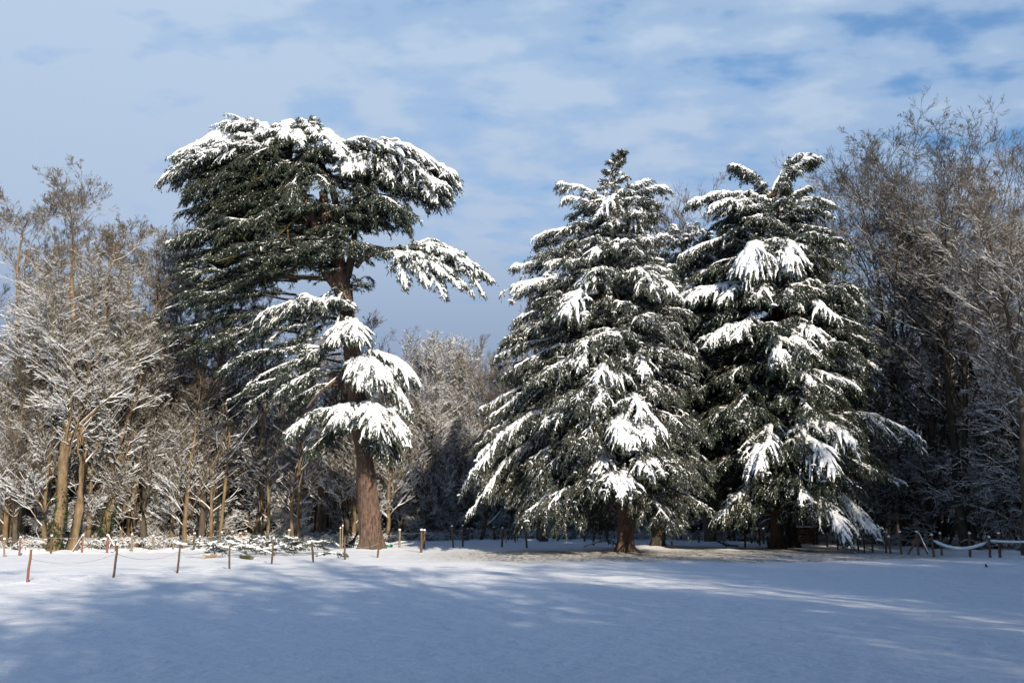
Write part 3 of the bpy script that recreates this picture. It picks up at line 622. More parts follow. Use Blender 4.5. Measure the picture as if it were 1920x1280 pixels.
    tr = [w * k for w in (14, 11, 10, 9, 7, 4, 1.5)]
    ax = [(470, 1505), (1040, 1484)]
    B = spire_boughs(ax, Y, [(470, 20), (600, 90), (900, 140), (1000, 120)], [(470, 20), (560, 110), (700, 140), (900, 150), (1000, 130)], 1.0, 500, 960, 70, 24,
                     lambda p, c, s: 0.35, lambda py: float(np.interp(py, [430, 650, 1000], [0.3, 0.0, -0.25])), 1.2)
    conifer('cedar_tree', b1, 'shaded cedar close behind the broad right-hand one, its dark trunk beside the other', [tp], [tr], B, 15, M_NEEDLE, M_BARK_DARK, keep=70)
spire_right()

# ------------------------------------------------------------------ bare trees
def snow_on(mb, P, Rr, rng, amt, base_r, S=3, p=0.85, ztop=None):
    T = np.gradient(P, axis=1); T = norm(T); hz = np.sqrt(np.clip(1 - T[..., 2] ** 2, 0, 1))
    hz = np.clip((hz - 0.45) / 0.45, 0, 1)
    keep = (rng.random(len(P)) < p) & (hz.mean(1) > 0.15)
    P, Rr, hz = P[keep], Rr[keep], hz[keep]
    if not len(P): return
    rr = (np.minimum(Rr * 0.8, 0.09) + base_r) * amt * hz * (0.55 + 0.8 * rng.random(hz.shape))
    if ztop: rr = rr * np.clip(1.25 - 1.25 * (P[..., 2] / ztop) ** 1.3 + 0.0, 0.06, 1.0)   # wind and sun have cleared the tops
    P2 = P + Z * (Rr * 0.75 + rr * 0.35)[..., None]
    mb.tubes(P2, rr, S, 0.9, rot=math.pi / 6)

def bare_tree_meshes(seed, H, r0, kind='broad', snow=1.0, mats=(None, None), thick=1.0, stems=None, top_clear=True):
    """returns (trunk mesh, crown mesh, snow mesh, ...)"""
    rng = np.random.default_rng(seed)
    K = 9; s = np.linspace(0, 1, K)
    stems = stems or [(0, 0, 0, 0, 1.0)]
    P = []; RR = []
    for (x, y, lx, ly, f) in stems:
        w = np.cumsum(rng.normal(0, 0.008, (K, 3)), 0) * H; w[0] = 0; w[:, 2] *= 0.2
        p = np.array([x, y, -0.15]) + np.stack([lx * s ** 1.3, ly * s ** 1.3, H * f * s], 1) + w
        p[:, :2] -= (p[:, :2] - p[0, :2]) * 0.0; P.append(p); RR.append(r0 * f * (1 - s) ** (0.78 if kind == 'tall' else 0.75) + 0.02 + 0.25 * r0 * f * np.exp(-s * 40))
    P = np.array(P); RR = np.array(RR)
    tw = 0.0105 * thick
    if kind == 'broad':
        c1 = polys_children(P, RR, 17, 0.26, 0.97, 0.34, R(44), 0.36, rng, 7, 0.02, 0.16, 0.45)
        c2 = polys_children(*c1, 8, 0.2, 1.0, 0.50, R(48), 0.18, rng, 6, 0.016, 0.25, 0.62)
        c3 = polys_children(*c2, 6, 0.15, 1.0, 0.50, R(45), 0.12, rng, 5, tw, 0.25, 0.62)
        c4 = polys_children(*c3, 5, 0.15, 1.0, 0.46, R(44), 0.10, rng, 4, tw, 0.2, 0.6)
        c5 = polys_children(*c4, 4, 0.2, 1.0, 0.55, R(38), 0.08, rng, 3, tw * 0.85, 0.15, 0.6)
    elif kind == 'tall':
        c1 = polys_children(P, RR, 24, 0.22, 0.99, 0.265, R(40), 0.40, rng, 7, 0.02, 0.16, 0.36)
        c2 = polys_children(*c1, 8, 0.2, 1.0, 0.46, R(42), 0.24, rng, 6, 0.016, 0.16, 0.60)
        c3 = polys_children(*c2, 6, 0.15, 1.0, 0.52, R(42), 0.16, rng, 5, tw, 0.13, 0.62)
        c4 = polys_children(*c3, 5, 0.15, 1.0, 0.52, R(40), 0.14, rng, 4, tw, 0.10, 0.6)
        c5 = polys_children(*c4, 4, 0.2, 1.0, 0.58, R(34), 0.10, rng, 3, tw * 0.8, 0.08, 0.6)
    elif kind == 'dome':
        c1 = polys_children(P, RR, 17, 0.30, 0.95, 0.37, R(38), 0.40, rng, 8, 0.02, 0.16, 0.46)
        c2 = polys_children(*c1, 9, 0.25, 1.0, 0.42, R(42), 0.24, rng, 6, 0.016, 0.16, 0.60)
        c3 = polys_children(*c2, 6, 0.15, 1.0, 0.50, R(42), 0.16, rng, 5, tw, 0.13, 0.62)
        c4 = polys_children(*c3, 5, 0.15, 1.0, 0.50, R(40), 0.12, rng, 4, tw, 0.10, 0.6)
        c5 = polys_children(*c4, 4, 0.2, 1.0, 0.58, R(34), 0.10, rng, 3, tw * 0.8, 0.08, 0.6)
    elif kind == 'coppice':
        c1 = polys_children(P, RR, 20, 0.05, 0.95, 0.34, R(24), 0.55, rng, 7, 0.018, 0.08, 0.42)
        c2 = polys_children(*c1, 7, 0.15, 1.0, 0.46, R(30), 0.40, rng, 5, 0.015, 0.10, 0.62)
        c3 = polys_children(*c2, 6, 0.15, 1.0, 0.50, R(34), 0.28, rng, 4, tw, 0.10, 0.62)
        c4 = polys_children(*c3, 4, 0.15, 1.0, 0.55, R(34), 0.15, rng, 4, tw, 0.1, 0.6)
        c5 = polys_children(*c4, 3, 0.2, 1.0, 0.6, R(32), 0.1, rng, 3, tw * 0.85, 0.1, 0.6)
    elif kind == 'upright':
        c1 = polys_children(P, RR, 22, 0.10, 0.97, 0.27, R(40), 0.32, rng, 7, 0.018, 0.12, 0.30)
        c2 = polys_children(*c1, 7, 0.15, 1.0, 0.48, R(34), 0.30, rng, 6, 0.015, 0.15, 0.62)
        c3 = polys_children(*c2, 6, 0.15, 1.0, 0.50, R(34), 0.22, rng, 4, tw, 0.15, 0.62)
        c4 = polys_children(*c3, 4, 0.15, 1.0, 0.58, R(32), 0.15, rng, 4, tw, 0.12, 0.6)
        c5 = polys_children(*c4, 3, 0.2, 1.0, 0.6, R(30), 0.1, rng, 3, tw * 0.85, 0.1, 0.6)
    else:  # bush: arching snow-laden shrubs
        c1 = polys_children(P, RR, 10, 0.15, 1.0, 0.45, R(50), 0.05, rng, 7, 0.014, 0.2, 0.6)
        c2 = polys_children(*c1, 7, 0.15, 1.0, 0.50, R(45), -0.02, rng, 5, 0.012, 0.22, 0.62)
        c3 = polys_children(*c2, 5, 0.15, 1.0, 0.52, R(42), -0.02, rng, 4, tw, 0.2, 0.62)
        c4 = polys_children(*c3, 3, 0.15, 1.0, 0.55, R(40), 0.0, rng, 3, tw, 0.2, 0.62)
        c5 = None
    if kind in ('broad', 'tall', 'dome', 'coppice'):      # keep the crown top at the asked height
        zt = np.percentile(c5[0][..., 2], 98.5); kz = H / zt
        for q in (P, c1[0], c2[0], c3[0], c4[0], c5[0]): q[..., 2] *= kz
    trunk, crown, sn = MB(), MB(), MB()
    trunk.tubes(P, RR, 9); trunk.tubes(*c1, 5)
    crown.tubes(*c2, 4); crown.tubes(*c3, 3); crown.tubes(*c4, 3)
    if c5: crown.tubes(*c5, 3)
    for c, p, b in ((c1, 1, 0.024), (c2, 0.95, 0.019), (c3, 0.8, 0.014), (c4, 0.6, 0.011)):
        snow_on(sn, c[0], c[1], rng, snow, b * thick, 4 if c is c1 else 3, p, H * 1.05 if top_clear and kind != 'bush' else None)
    if c5 and snow > 0.9: snow_on(sn, c5[0], c5[1], rng, snow, 0.012 * thick, 3, 0.35, H * 1.0 if top_clear else None)
    return trunk.mesh('trunk', [mats[0]]), crown.mesh('crown', [mats[1]]), sn.mesh('snow_cover', [M_SNOW]), P, RR
def place_bare(ms, loc, label, group=None, rz=0.0, sc_=1.0, name='bare_tree', cat='tree', sz=None, snow=True):
    o = empty(name, (loc[0], loc[1], loc[2] if len(loc) > 2 else 0), label, cat, group, rz)
    o.scale = (sc_, sc_, sz or sc_)
    t = bpy.data.objects.new('trunk', ms[0]); COL.objects.link(t); t.parent = o
    c = bpy.data.objects.new('crown', ms[1]); COL.objects.link(c); c.parent = o
    if snow:
        s = bpy.data.objects.new('snow_cover', ms[2]); COL.objects.link(s); s.parent = c
    return o
VT = {}
TAN, GREY, DARK = (M_BARK_TAN, M_TWIG_TAN), (M_BARK_GREY, M_TWIG_GREY), (M_BARK_DARK, M_TWIG_DARK)
VT['broad_tan'] = [bare_tree_meshes(100 + i, 20, 0.30, 'broad', 1.8, TAN) for i in range(2)]
VT['broad_dark'] = [bare_tree_meshes(110 + i, 22, 0.27, 'broad', 1.15, DARK) for i in range(2)]
VT['up_tan'] = [bare_tree_meshes(120 + i, 16, 0.20, 'upright', 1.9, TAN) for i in range(2)]
VT['up_grey'] = [bare_tree_meshes(130 + i, 18, 0.26, 'upright', 1.0, GREY) for i in range(3)]
VT['up_mid'] = [bare_tree_meshes(135 + i, 19, 0.15, 'coppice', 1.7, (M_BARK_GREY, M_TWIG_PALE), top_clear=(i == 0)) for i in range(3)]
VT['up_dark'] = [bare_tree_meshes(140 + i, 18, 0.26, 'upright', 1.1, DARK) for i in range(2)]
VT['bush_tan'] = [bare_tree_meshes(150 + i, 6.0, 0.06, 'bush', 1.0, TAN, stems=[(0, 0, .6, -.5, 1), (.3, .2, 2.0, -1, .8), (-.3, 0, -2.0, -.8, .85), (.1, .3, .3, 1.5, .9)]) for i in range(2)]
VT['bush_dark'] = [bare_tree_meshes(170 + i, 6.0, 0.06, 'bush', 0.7, DARK, stems=[(0, 0, .4, -.7, 1), (.3, .2, 1.6, -1, .8), (-.3, 0, -1.8, -.6, .85), (.1, .3, .3, 1.5, .9)]) for i in range(2)]
VT['bush_grey'] = [bare_tree_meshes(160 + i, 5.0, 0.05, 'bush', 0.95, GREY, stems=[(0, 0, .4, -.7, 1), (.3, .2, 1.6, -1, .8), (-.3, 0, -1.8, -.6, .85), (.1, .3, .3, 1.5, .9)]) for i in range(2)]

def wood_edge(x):
    """how far off the wood begins at this x"""
    return float(np.interp(x, [-60, -36, -26, -14, -6, 0, 10, 20, 27, 33, 45, 60], [60, 64, 68, 76, 87, 92, 92, 84, 72, 60, 50, 44]))
DEEP = 'bare snow-dusted tree deep in the wood beyond the clearing'
FRNT = {'l': 'slim bare tree on the sunlit left edge of the wood, snow on its twigs', 'm': 'bare upright tree in the far wood edge between the cedars', 'r': 'dark bare tree in the shaded right-hand wood'}
def make_wood():
    rng = np.random.default_rng(77)
    n = 0
    for r_ in range(7):
        dy = 1.5 + r_ * 5.5 + (r_ > 4) * (r_ - 4) * 4
        half = 40 + r_ * 6
        xs = np.arange(-half, half, 4.0 + r_ * 0.6)
        if r_ < 2: xs = np.concatenate([xs, np.arange(-half, 12, 2.3)])
        for x0 in xs:
            x = x0 + rng.normal(0, 1.2); y = wood_edge(x) + dy + rng.normal(0, 1.4)
            if abs(x) > (y * 0.53 + 6): continue
            zone = 'l' if x < -9 else ('m' if x < 14 else 'r')
            if zone == 'l': pool = VT['up_tan'] + VT['up_grey'][:2] + (VT['broad_tan'] if r_ else VT['up_tan'])
            elif zone == 'm': pool = VT['up_mid']
            else: pool = VT['up_dark'] + VT['broad_dark'] + VT['up_grey'][:1]
            h = {'l': 0.78, 'm': 0.98, 'r': 1.0}[zone] * (0.8 + 0.35 * rng.random()) * (1.0 + 0.01 * r_)
            if zone == 'l': h *= (0.98 if r_ < 2 else 1.22) if x < -17 else 1.0
            if zone == 'm': h = 0.89 + 0.05 * rng.random() - 0.003 * r_
            if zone == 'r': h *= float(np.interp(x, [14, 18, 22, 30, 45], [0.75, 0.8, 0.85, 1.0, 1.0]))
            place_bare(pool[rng.integers(len(pool))], (x, y, ground_h(x, y) - 0.05), FRNT[zone] if r_ < 2 else DEEP, 'trees of the wood ' + {'l': 'on the left', 'm': 'in the middle', 'r': 'on the right'}[zone] if r_ < 2 else 'trees deep in the wood',
                       rng.random() * 6.28, h)
            n += 1
    # shrubs and saplings along the edge
    for r_ in range(2):
        for x0 in np.arange(-44, 46, 3.6):
            x = x0 + rng.normal(0, 1.1); y = wood_edge(x) + 0.5 + r_ * 4 + rng.normal(0, 0.7)
            if abs(x) > (y * 0.53 + 3): continue
            if x < -9 and r_ == 0 and rng.random() < 0.7: continue
            pool = VT['bush_tan'] if x < -9 else (VT['bush_grey'] if x < 14 else VT['bush_dark'])
            h = (0.72 if x < -9 else (0.7 if x < 14 else 1.25)) * (0.6 + 0.6 * rng.random())
            place_bare(pool[rng.integers(2)], (x, y, 0), 'arching shrub heavy with snow at the sunlit left wood edge' if x < -9 else ('low snowy shrub at the far wood edge between the cedars' if x < 14 else 'dark shrub in the shade below the right-hand wood'),
                       'shrubs along the wood edge', rng.random() * 6.28, h, 'shrub', 'shrub')
    for k in range(16):
        x = rng.uniform(19, 44); y = wood_edge(x) + rng.uniform(1, 9)
        if abs(x) > y * 0.53 + 3: continue
        place_bare(VT['bush_dark'][k % 2], (x, y, 0), 'dark shrub in the shade below the right-hand wood', 'shrubs along the wood edge', rng.random() * 6.28, rng.uniform(1.3, 2.1), 'shrub', 'shrub')
    print('bare trees', n)
make_wood()

def hero_bare():
    # big twin-stemmed tree on the far left
    b = G(115, 1031)
    ms = ms1 = bare_tree_meshes(201, 24.8, 0.34, 'tall', 1.5, TAN, stems=[(-0.5, 0, -0.7, 0.5, 1.0), (0.5, 0.2, 0.5, .8, 0.9)])
    place_bare(ms, b, 'huge twin-stemmed bare tree at far left, tan bark, ivy low down', None, 0, 1.0)
    b2 = G(190, 1026)
    ms = bare_tree_meshes(202, 19.8, 0.30, 'tall', 1.5, TAN, stems=[(0, 0, 2.6, 0.4, 1.0)])
    place_bare(ms, b2, 'bare tree with ivy-wrapped leaning trunk, right of the twin-stemmed one', None, 0, 1.0)
    def ivy(P, RR, base, h, n, seed, lab):
        rng = np.random.default_rng(seed); m = MB()
        s_ = np.linspace(0, 1, 60); c = np.stack([np.interp(s_, np.linspace(0, 1, len(P)), P[:, k]) for k in range(3)], 1); r = np.interp(s_, np.linspace(0, 1, len(P)), RR)
        z = h * rng.random(n) ** 1.25; a = rng.random(n) * 6.28
        a = a + 0.5 * np.sin(z * 2.1)
        k = np.searchsorted(c[:, 2], z).clip(0, 59)
        keep = rng.random(n) < 0.35 + 0.65 * (np.sin(a * 1.5 + z * 1.3) > -0.35)
        rr = r[k] * (0.98 + 0.75 * rng.random(n) ** 2 * (0.5 + 0.5 * np.sin(z * 3 + a)))
        Bp = np.stack([c[k, 0] + rr * np.cos(a), c[k, 1] + rr * np.sin(a), z], 1)[keep]; n2 = len(Bp)
        D = norm(rng.normal(0, 1, (n2, 3)) - Z * 0.6)
        m.blades(Bp, D, norm(np.cross(D, rng.normal(0, 1, (n2, 3)))), 0.10 + 0.12 * rng.random(n2), 0.08 + 0.06 * rng.random(n2))
        o = m.build('ivy', M_IVY, None, loc=base); tag(o, lab, 'ivy')
    ivy(ms[3][0], ms[4][0], b2, 6.0, 2600, 7, 'dark ivy wrapped round the leaning left trunk')
    ivy(ms1[3][0], ms1[4][0], b, 4.0, 1300, 8, 'patch of ivy on the foot of the twin-stemmed tree')
    vt = [bare_tree_meshes(230 + i, 20, 0.22, 'tall', 1.5, (M_BARK_TAN, M_TWIG_TAN)) for i in range(2)]
    for i, (px, Yd, top, lab) in enumerate(((12, 68, 335, 'bare tree cut by the left edge of the view, left of the twin-stemmed tree'), (262, 72, 425, 'bare tree with open rounded crown between the ivied tree and the tall cedar'),
        (205, 78, 435, 'bare crown showing behind the ivied leaning tree'), (318, 80, 455, 'bare tree behind the left fringe of the tall cedar'), (150, 80, 400, 'bare tree close behind the twin-stemmed tree'), (60, 84, 420, 'bare crown deep behind the far-left trees'), (430, 84, 600, 'bare tree under the lower left boughs of the tall cedar'))):
        p = W(px, 962, Yd); H = (962 - top) / FPX * Yd + CAM_H
        place_bare(vt[i % 2], (p[0], Yd, 0), lab, None, i * 1.3, H / 20)
    # right: the tallest group
    for (px, py, Hp, seed, lab, lx, r0, mt, sn) in (
        (1812, 1030, 148, 211, 'tallest bare tree of the right-hand wood, many-headed crown against the sky', -0.3, 0.30, DARK, 0.95),
        (1752, 1026, 190, 212, 'second tallest bare tree on the right, crown just left of the tallest', -1.3, 0.28, DARK, 0.95),
        (1705, 1024, 215, 213, 'bare right-hand tree leaning left over the broad cedar', -1.8, 0.24, DARK, 1.05),
        (1860, 1028, 205, 214, 'bare tree right of the tallest crown, near the picture edge', 1.0, 0.28, DARK, 1.0),
        (1925, 1040, 235, 215, 'greyer, more thickly snowed tree at the right edge of the view', -0.6, 0.24, GREY, 1.5)):
        b = G(px, py); H = (962 - Hp) / FPX * b[1] + CAM_H
        ms = bare_tree_meshes(seed, H * 0.95, r0, 'dome', sn, mt, stems=[(0, 0, lx, 0.4, 1.0), (0.6, 0.3, lx + 1.6, 0.8, 0.8)])
        place_bare(ms, b, lab, None, 0, 1.0)
    # pale tree tops rising behind the cedars
    for (px, Yd, top, lab, k) in ((1330, 84, 345, 'bare crown rising behind the gap left of the broad cedar top', 0), (1020, 82, 495, 'bare crown peeping out behind the left flank of the middle cedar', 1),
                              (355, 74, 405, 'bare crown rising behind the top-left of the tall cedar', 0), (1585, 80, 370, 'bare crown just right of the broad cedar top', 2), (680, 80, 575, 'pale bare crown right behind the tall cedar trunk', 1)):
        p = W(px, 962, Yd); H = (962 - top) / FPX * Yd + CAM_H
        place_bare(VT['up_grey'][k], (p[0], Yd, 0), lab, None, k * 2.0, H / 19.5)
    # slender tan poles in front of the left wood
    rng = np.random.default_rng(9)
    for i, (px, top) in enumerate(((402, 700), (410, 720), (425, 760), (395, 800), (305, 860), (330, 880), (280, 850), (372, 900), (245, 830), (548, 760), (560, 850), (70, 850), (20, 860), (500, 820))):
        b = G(px, 1022 + rng.integers(-3, 4)); H = (962 - top) / FPX * b[1] + CAM_H
        m = MB(); P = np.array([[0, 0, -.1], [rng.normal(0, .15), 0, H * .3], [rng.normal(0, .3), 0, H * .65], [rng.normal(.3, .5), 0, H]])
        Rr = np.array([.13, .11, .08, .02]); m.tubes(P[None], Rr[None], 7)
        c = polys_children(P[None], Rr[None], 9, 0.3, 1, 0.3, R(50), 0.3, rng, 5, .014); c2 = polys_children(*c, 5, 0.2, 1, 0.5, R(45), 0.1, rng, 4, .012)
        cm = MB(); cm.tubes(*c, 4); cm.tubes(*c2, 3); sm = MB(); snow_on(sm, *c, rng, 1.3, .03); snow_on(sm, *c2, rng, 1.2, .022)
        root = empty('sapling', b, 'thin tan sapling standing before the left wood', 'sapling', 'thin saplings before the left wood')
        m.build('trunk', M_BARK_TAN, root); co = cm.build('crown', M_TWIG_TAN, root); sm.build('snow_cover', M_SNOW, co)
hero_bare()

def far_mass():
    # the depth of the wood: thin stems and twigs nobody could count
    rng = np.random.default_rng(3); n = 5200
    X = rng.uniform(-120, 120, n); Yv = np.array([wood_edge(x * 0.6) for x in X]) + rng.uniform(26, 80, n)
    H = rng.uniform(8, 15, n); s = np.linspace(0, 1, 4)
    P = np.stack([X[:, None] + rng.normal(0, .5, (n, 1)) * s, np.repeat(Yv[:, None], 4, 1), -0.1 + H[:, None] * s], -1)
    Rr = rng.uniform(.08, .22, n)[:, None] * (1 - 0.8 * s)
    m = MB(); m.tubes(P, Rr, 4)
    c = polys_children(P, Rr, 7, 0.1, 1.0, 0.24, R(45), 0.25, rng, 4, .03); m.tubes(*c, 3)
    c2 = polys_children(*c, 2, 0.2, 1.0, 0.6, R(40), 0.1, rng, 3, .022); m.tubes(*c2, 3)
    o = m.build('far_wood', M_BARK_DARK); tag(o, 'massed dark stems filling the depth of the wood', 'woodland', None, 'stuff')
    # low snowy brambles along the foot of the wood
    n = 9000; X = rng.uniform(-46, 46, n); Yv = np.array([wood_edge(x) for x in X]) + rng.uniform(-1.5, 14, n)
    P = np.stack([X, Yv, np.zeros(n)], -1)[:, None] + np.array([[0, 0, 0]])
    a = rng.random(n) * 6.28; l = rng.uniform(.5, 1.7, n); s = np.linspace(0, 1, 5)
    Q = P + np.stack([np.cos(a)[:, None] * l[:, None] * s * .9, np.sin(a)[:, None] * l[:, None] * s * .9, l[:, None] * (1.3 * s - 1.0 * s ** 2)], -1)
    QR = np.full((n, 5), .012); c = polys_children(Q, QR, 3, 0.2, 1, 0.5, R(50), 0.05, rng, 3, .010)
    m = MB(); m.tubes(Q, QR, 3); m.tubes(*c, 3)
    sn = MB(); snow_on(sn, Q, QR, rng, 1.0, .024, 3, .8); snow_on(sn, *c, rng, 1.0, .020, 3, .6)
    o = m.build('undergrowth', M_TWIG_GREY); tag(o, 'snowy brambles and dead stalks along the foot of the wood', 'undergrowth', None, 'stuff')
    sn.build('snow_cover', M_SNOW, o)
far_mass()

# ------------------------------------------------------------------ fences
def post_at(root, base, px, ytop, ybase, pxtop=None, w=None, m=M_POST, cap=True, seed=0):
    g = G(px, ybase); k = g[1] / FPX; H = (ybase - ytop) * k * 1.01
    rng = np.random.default_rng(seed + px); r = (w or 4.2) * 0.86 * k / 2 * rng.uniform(0.85, 1.15); r = max(r, 0.04)
    dx = ((pxtop - px) * k) if pxtop else rng.normal(0, 0.05)
    s = np.linspace(0, 1, 5); gz = float(ground_h(g[0], g[1]))
    P = np.stack([g[0] + dx * s + rng.normal(0, .006, 5), np.full(5, g[1]), gz - 0.1 + (H + 0.1) * s], -1)
    b = MB(); b.tubes((P - base)[None], np.array([[r * 1.05, r, r * .97, r * .95, r * .9]]), 9); b.disc(P[-1] - base, r * .9, 8)
    o = b.build('post', m, root)
    if cap:
        c = MB(); top = P[-1] - base
        Q = np.array([top + Z * z for z in (-.01, .03, .07, .09)]); c.tubes((Q)[None], np.array([[r * 1.25, r * 1.3, r * .9, r * .1]]), 8)
        c.build('snow_cap', M_SNOW, o)
    return P[-1]
def cord(root, base, a, b, sag, r=0.008, snow=0.0, n=14):
    s = np.linspace(0, 1, n)[:, None]; P = a + (b - a) * s - Z * (4 * sag * s * (1 - s)) - base
    m = MB(); m.tubes(P[None], np.full((1, n), r), 4); o = m.build('cord', M_WIRE, root)
    if snow: 
        m = MB(); rr = np.full((1, n), snow); rr[0, 0] = rr[0, -1] = snow * .3; m.tubes((P + Z * snow * .5)[None], rr, 7); m.build('snow_cover', M_SNOW, o)
def fence(label, posts, cords=True, sag=0.08, wire_h=0.9, kw=None):
    base = G(posts[0][0], posts[0][2]); root = empty('fence', base, label, 'fence', None)
    tops = []
    for p in posts:
        e = dict(p[3]) if len(p) > 3 else {}
        t = post_at(root, base, p[0], p[1], p[2], **e); g = G(p[0], p[2]); tops.append(g + (t - g) * wire_h)
    if cords:
        for a, b in zip(tops[:-1], tops[1:]):
            if np.linalg.norm(a - b) < 16: cord(root, base, a, b, sag)
    return root, base, tops
P_, RD = dict(m=M_POSTPALE), dict(m=M_POSTRED)
fence('row of thin brown stakes nearest the camera, running in from the left edge', [(50, 1037, 1097, dict(pxtop=53, cap=False, w=5, m=M_POSTRED)), (212, 1028, 1086, dict(pxtop=216, w=5)), (332, 1022, 1075, dict(pxtop=335, cap=False, w=4.5)), (430, 1026, 1067, dict(cap=False, w=3.8)), (509, 1013, 1058), (588, 1017, 1054), (647, 1010, 1050, dict(cap=False)), (708, 1009, 1044, dict(cap=False))], sag=0.25, wire_h=0.75)
rt, bs, tp = fence('long cord fence at the foot of the sunlit left wood', [(8, 1014, 1045, dict(m=M_POSTPALE)), (36, 1010, 1042, RD), (95, 1005, 1037), (154, 1004, 1035, RD), (201, 1003, 1034, RD), (217, 1011, 1032), (247, 1001, 1032, P_), (287, 1002, 1030, P_), (325, 1014, 1029, P_), (363, 1000, 1029), (374, 1006, 1028), (416, 998, 1028, P_), (435, 996, 1024, RD), (449, 999, 1023, RD), (461, 995, 1021, RD), (498, 1000, 1021, RD), (529, 993, 1019, P_), (541, 994, 1025, P_), (567, 999, 1019), (624, 994, 1014, P_)], sag=0.06)
# diagonal braces and the white snow-laden tape
def brace(root, base, x0, y0, xg, yg, Yref, m=M_POST, snow=True, r=0.045):
    A = W(x0, y0, Yref); B = G(xg, yg); B = W(xg, yg, Yref)
    B[2] = max(B[2], 0.0)
    P = np.array([A, (A + B) / 2, B]) - base; b = MB(); b.tubes(P[None], np.full((1, 3), r), 7); o = b.build('brace', m, root)
    if snow:
        c = MB(); c.tubes((P + Z * r)[None], np.full((1, 3), r * .9), 6); c.build('snow_cover', M_SNOW, o)
brace(rt, bs, 154, 1006, 136, 1034, G(154, 1035)[1])
brace(rt, bs, 203, 1004, 214, 1024, G(201, 1034)[1], M_POSTRED)
brace(rt, bs, 498, 996, 487, 1019, G(498, 1021)[1]); brace(rt, bs, 499, 996, 509, 1012, G(498, 1021)[1])
cord(rt, bs, W(325, 1017, 56), W(412, 1014, 60), 0.18, 0.02, 0.075)
rt, bs, tp = fence('two pale stakes and stub of fence just left of the big cedar trunk', [(638, 990, 1029, dict(m=M_POSTPALE, w=3.0)), (641, 987, 1031, dict(m=M_POSTPALE, w=3.2))], cords=False)
brace(rt, bs, 626, 1016, 636, 1024, G(641, 1031)[1], M_POSTPALE)
fence('line of dark stakes crossing between the tall cedar and the middle cedar', [(749, 995, 1029, dict(m=M_POSTPALE, w=4.2)), (790, 995, 1035, dict(w=5)), (795, 997, 1030), (850, 991, 1029), (868, 990, 1028), (941, 994, 1028), (988, 985, 1029), (1113, 992, 1024)], sag=0.1)
fence('farthest row of dark stakes along the middle wood edge', [(767, 992, 1013), (806, 990, 1013), (845, 991, 1011), (877, 991, 1013), (886, 992, 1012), (927, 989, 1012), (965, 991, 1015), (1008, 994, 1015), (1046, 994, 1015), (1096, 994, 1015), (1139, 994, 1016), (1260, 990, 1024), (1310, 991, 1016)], sag=0.08)
fence('shaded stakes behind the trunks of the right-hand cedars', [(1365, 990, 1014), (1397, 988, 1024), (1409, 992, 1018), (1421, 994, 1018), (1425, 990, 1021), (1432, 992, 1019), (1440, 1004, 1021)], sag=0.1)
rt, bs, tp = fence('row of short dark stakes below the low right-hand boughs', [(1551, 1000, 1023), (1571, 1008, 1028), (1589, 1007, 1027), (1610, 1006, 1029), (1621, 1009, 1035), (1636, 1008, 1032), (1662, 997, 1034, dict(w=5)), (1670, 1007, 1037), (1690, 998, 1038, dict(w=5)), (1722, 999, 1040, dict(w=5))], sag=0.1)
brace(rt, bs, 1721, 1003, 1703, 1039, G(1722, 1040)[1], M_POST, False, .06); brace(rt, bs, 1722, 1000, 1740, 1038, G(1722, 1040)[1], M_POST, True, .06)
rt, bs, tp = fence('fence at the right edge with a thick sagging rope of snow', [(1751, 1006, 1045, dict(w=5)), (1766, 1002, 1041, dict(w=5)), (1819, 1001, 1043, dict(w=6)), (1857, 1010, 1046, dict(w=5)), (1875, 1001, 1044, dict(w=7))], cords=False)
Yr = G(1751, 1045)[1] - .15
cord(rt, bs, W(1750, 1014, Yr), W(1848, 1018, Yr), 0.36, 0.03, 0.085); cord(rt, bs, W(1855, 1014, Yr), W(1925, 1016, Yr), 0.03, 0.02, 0.06)

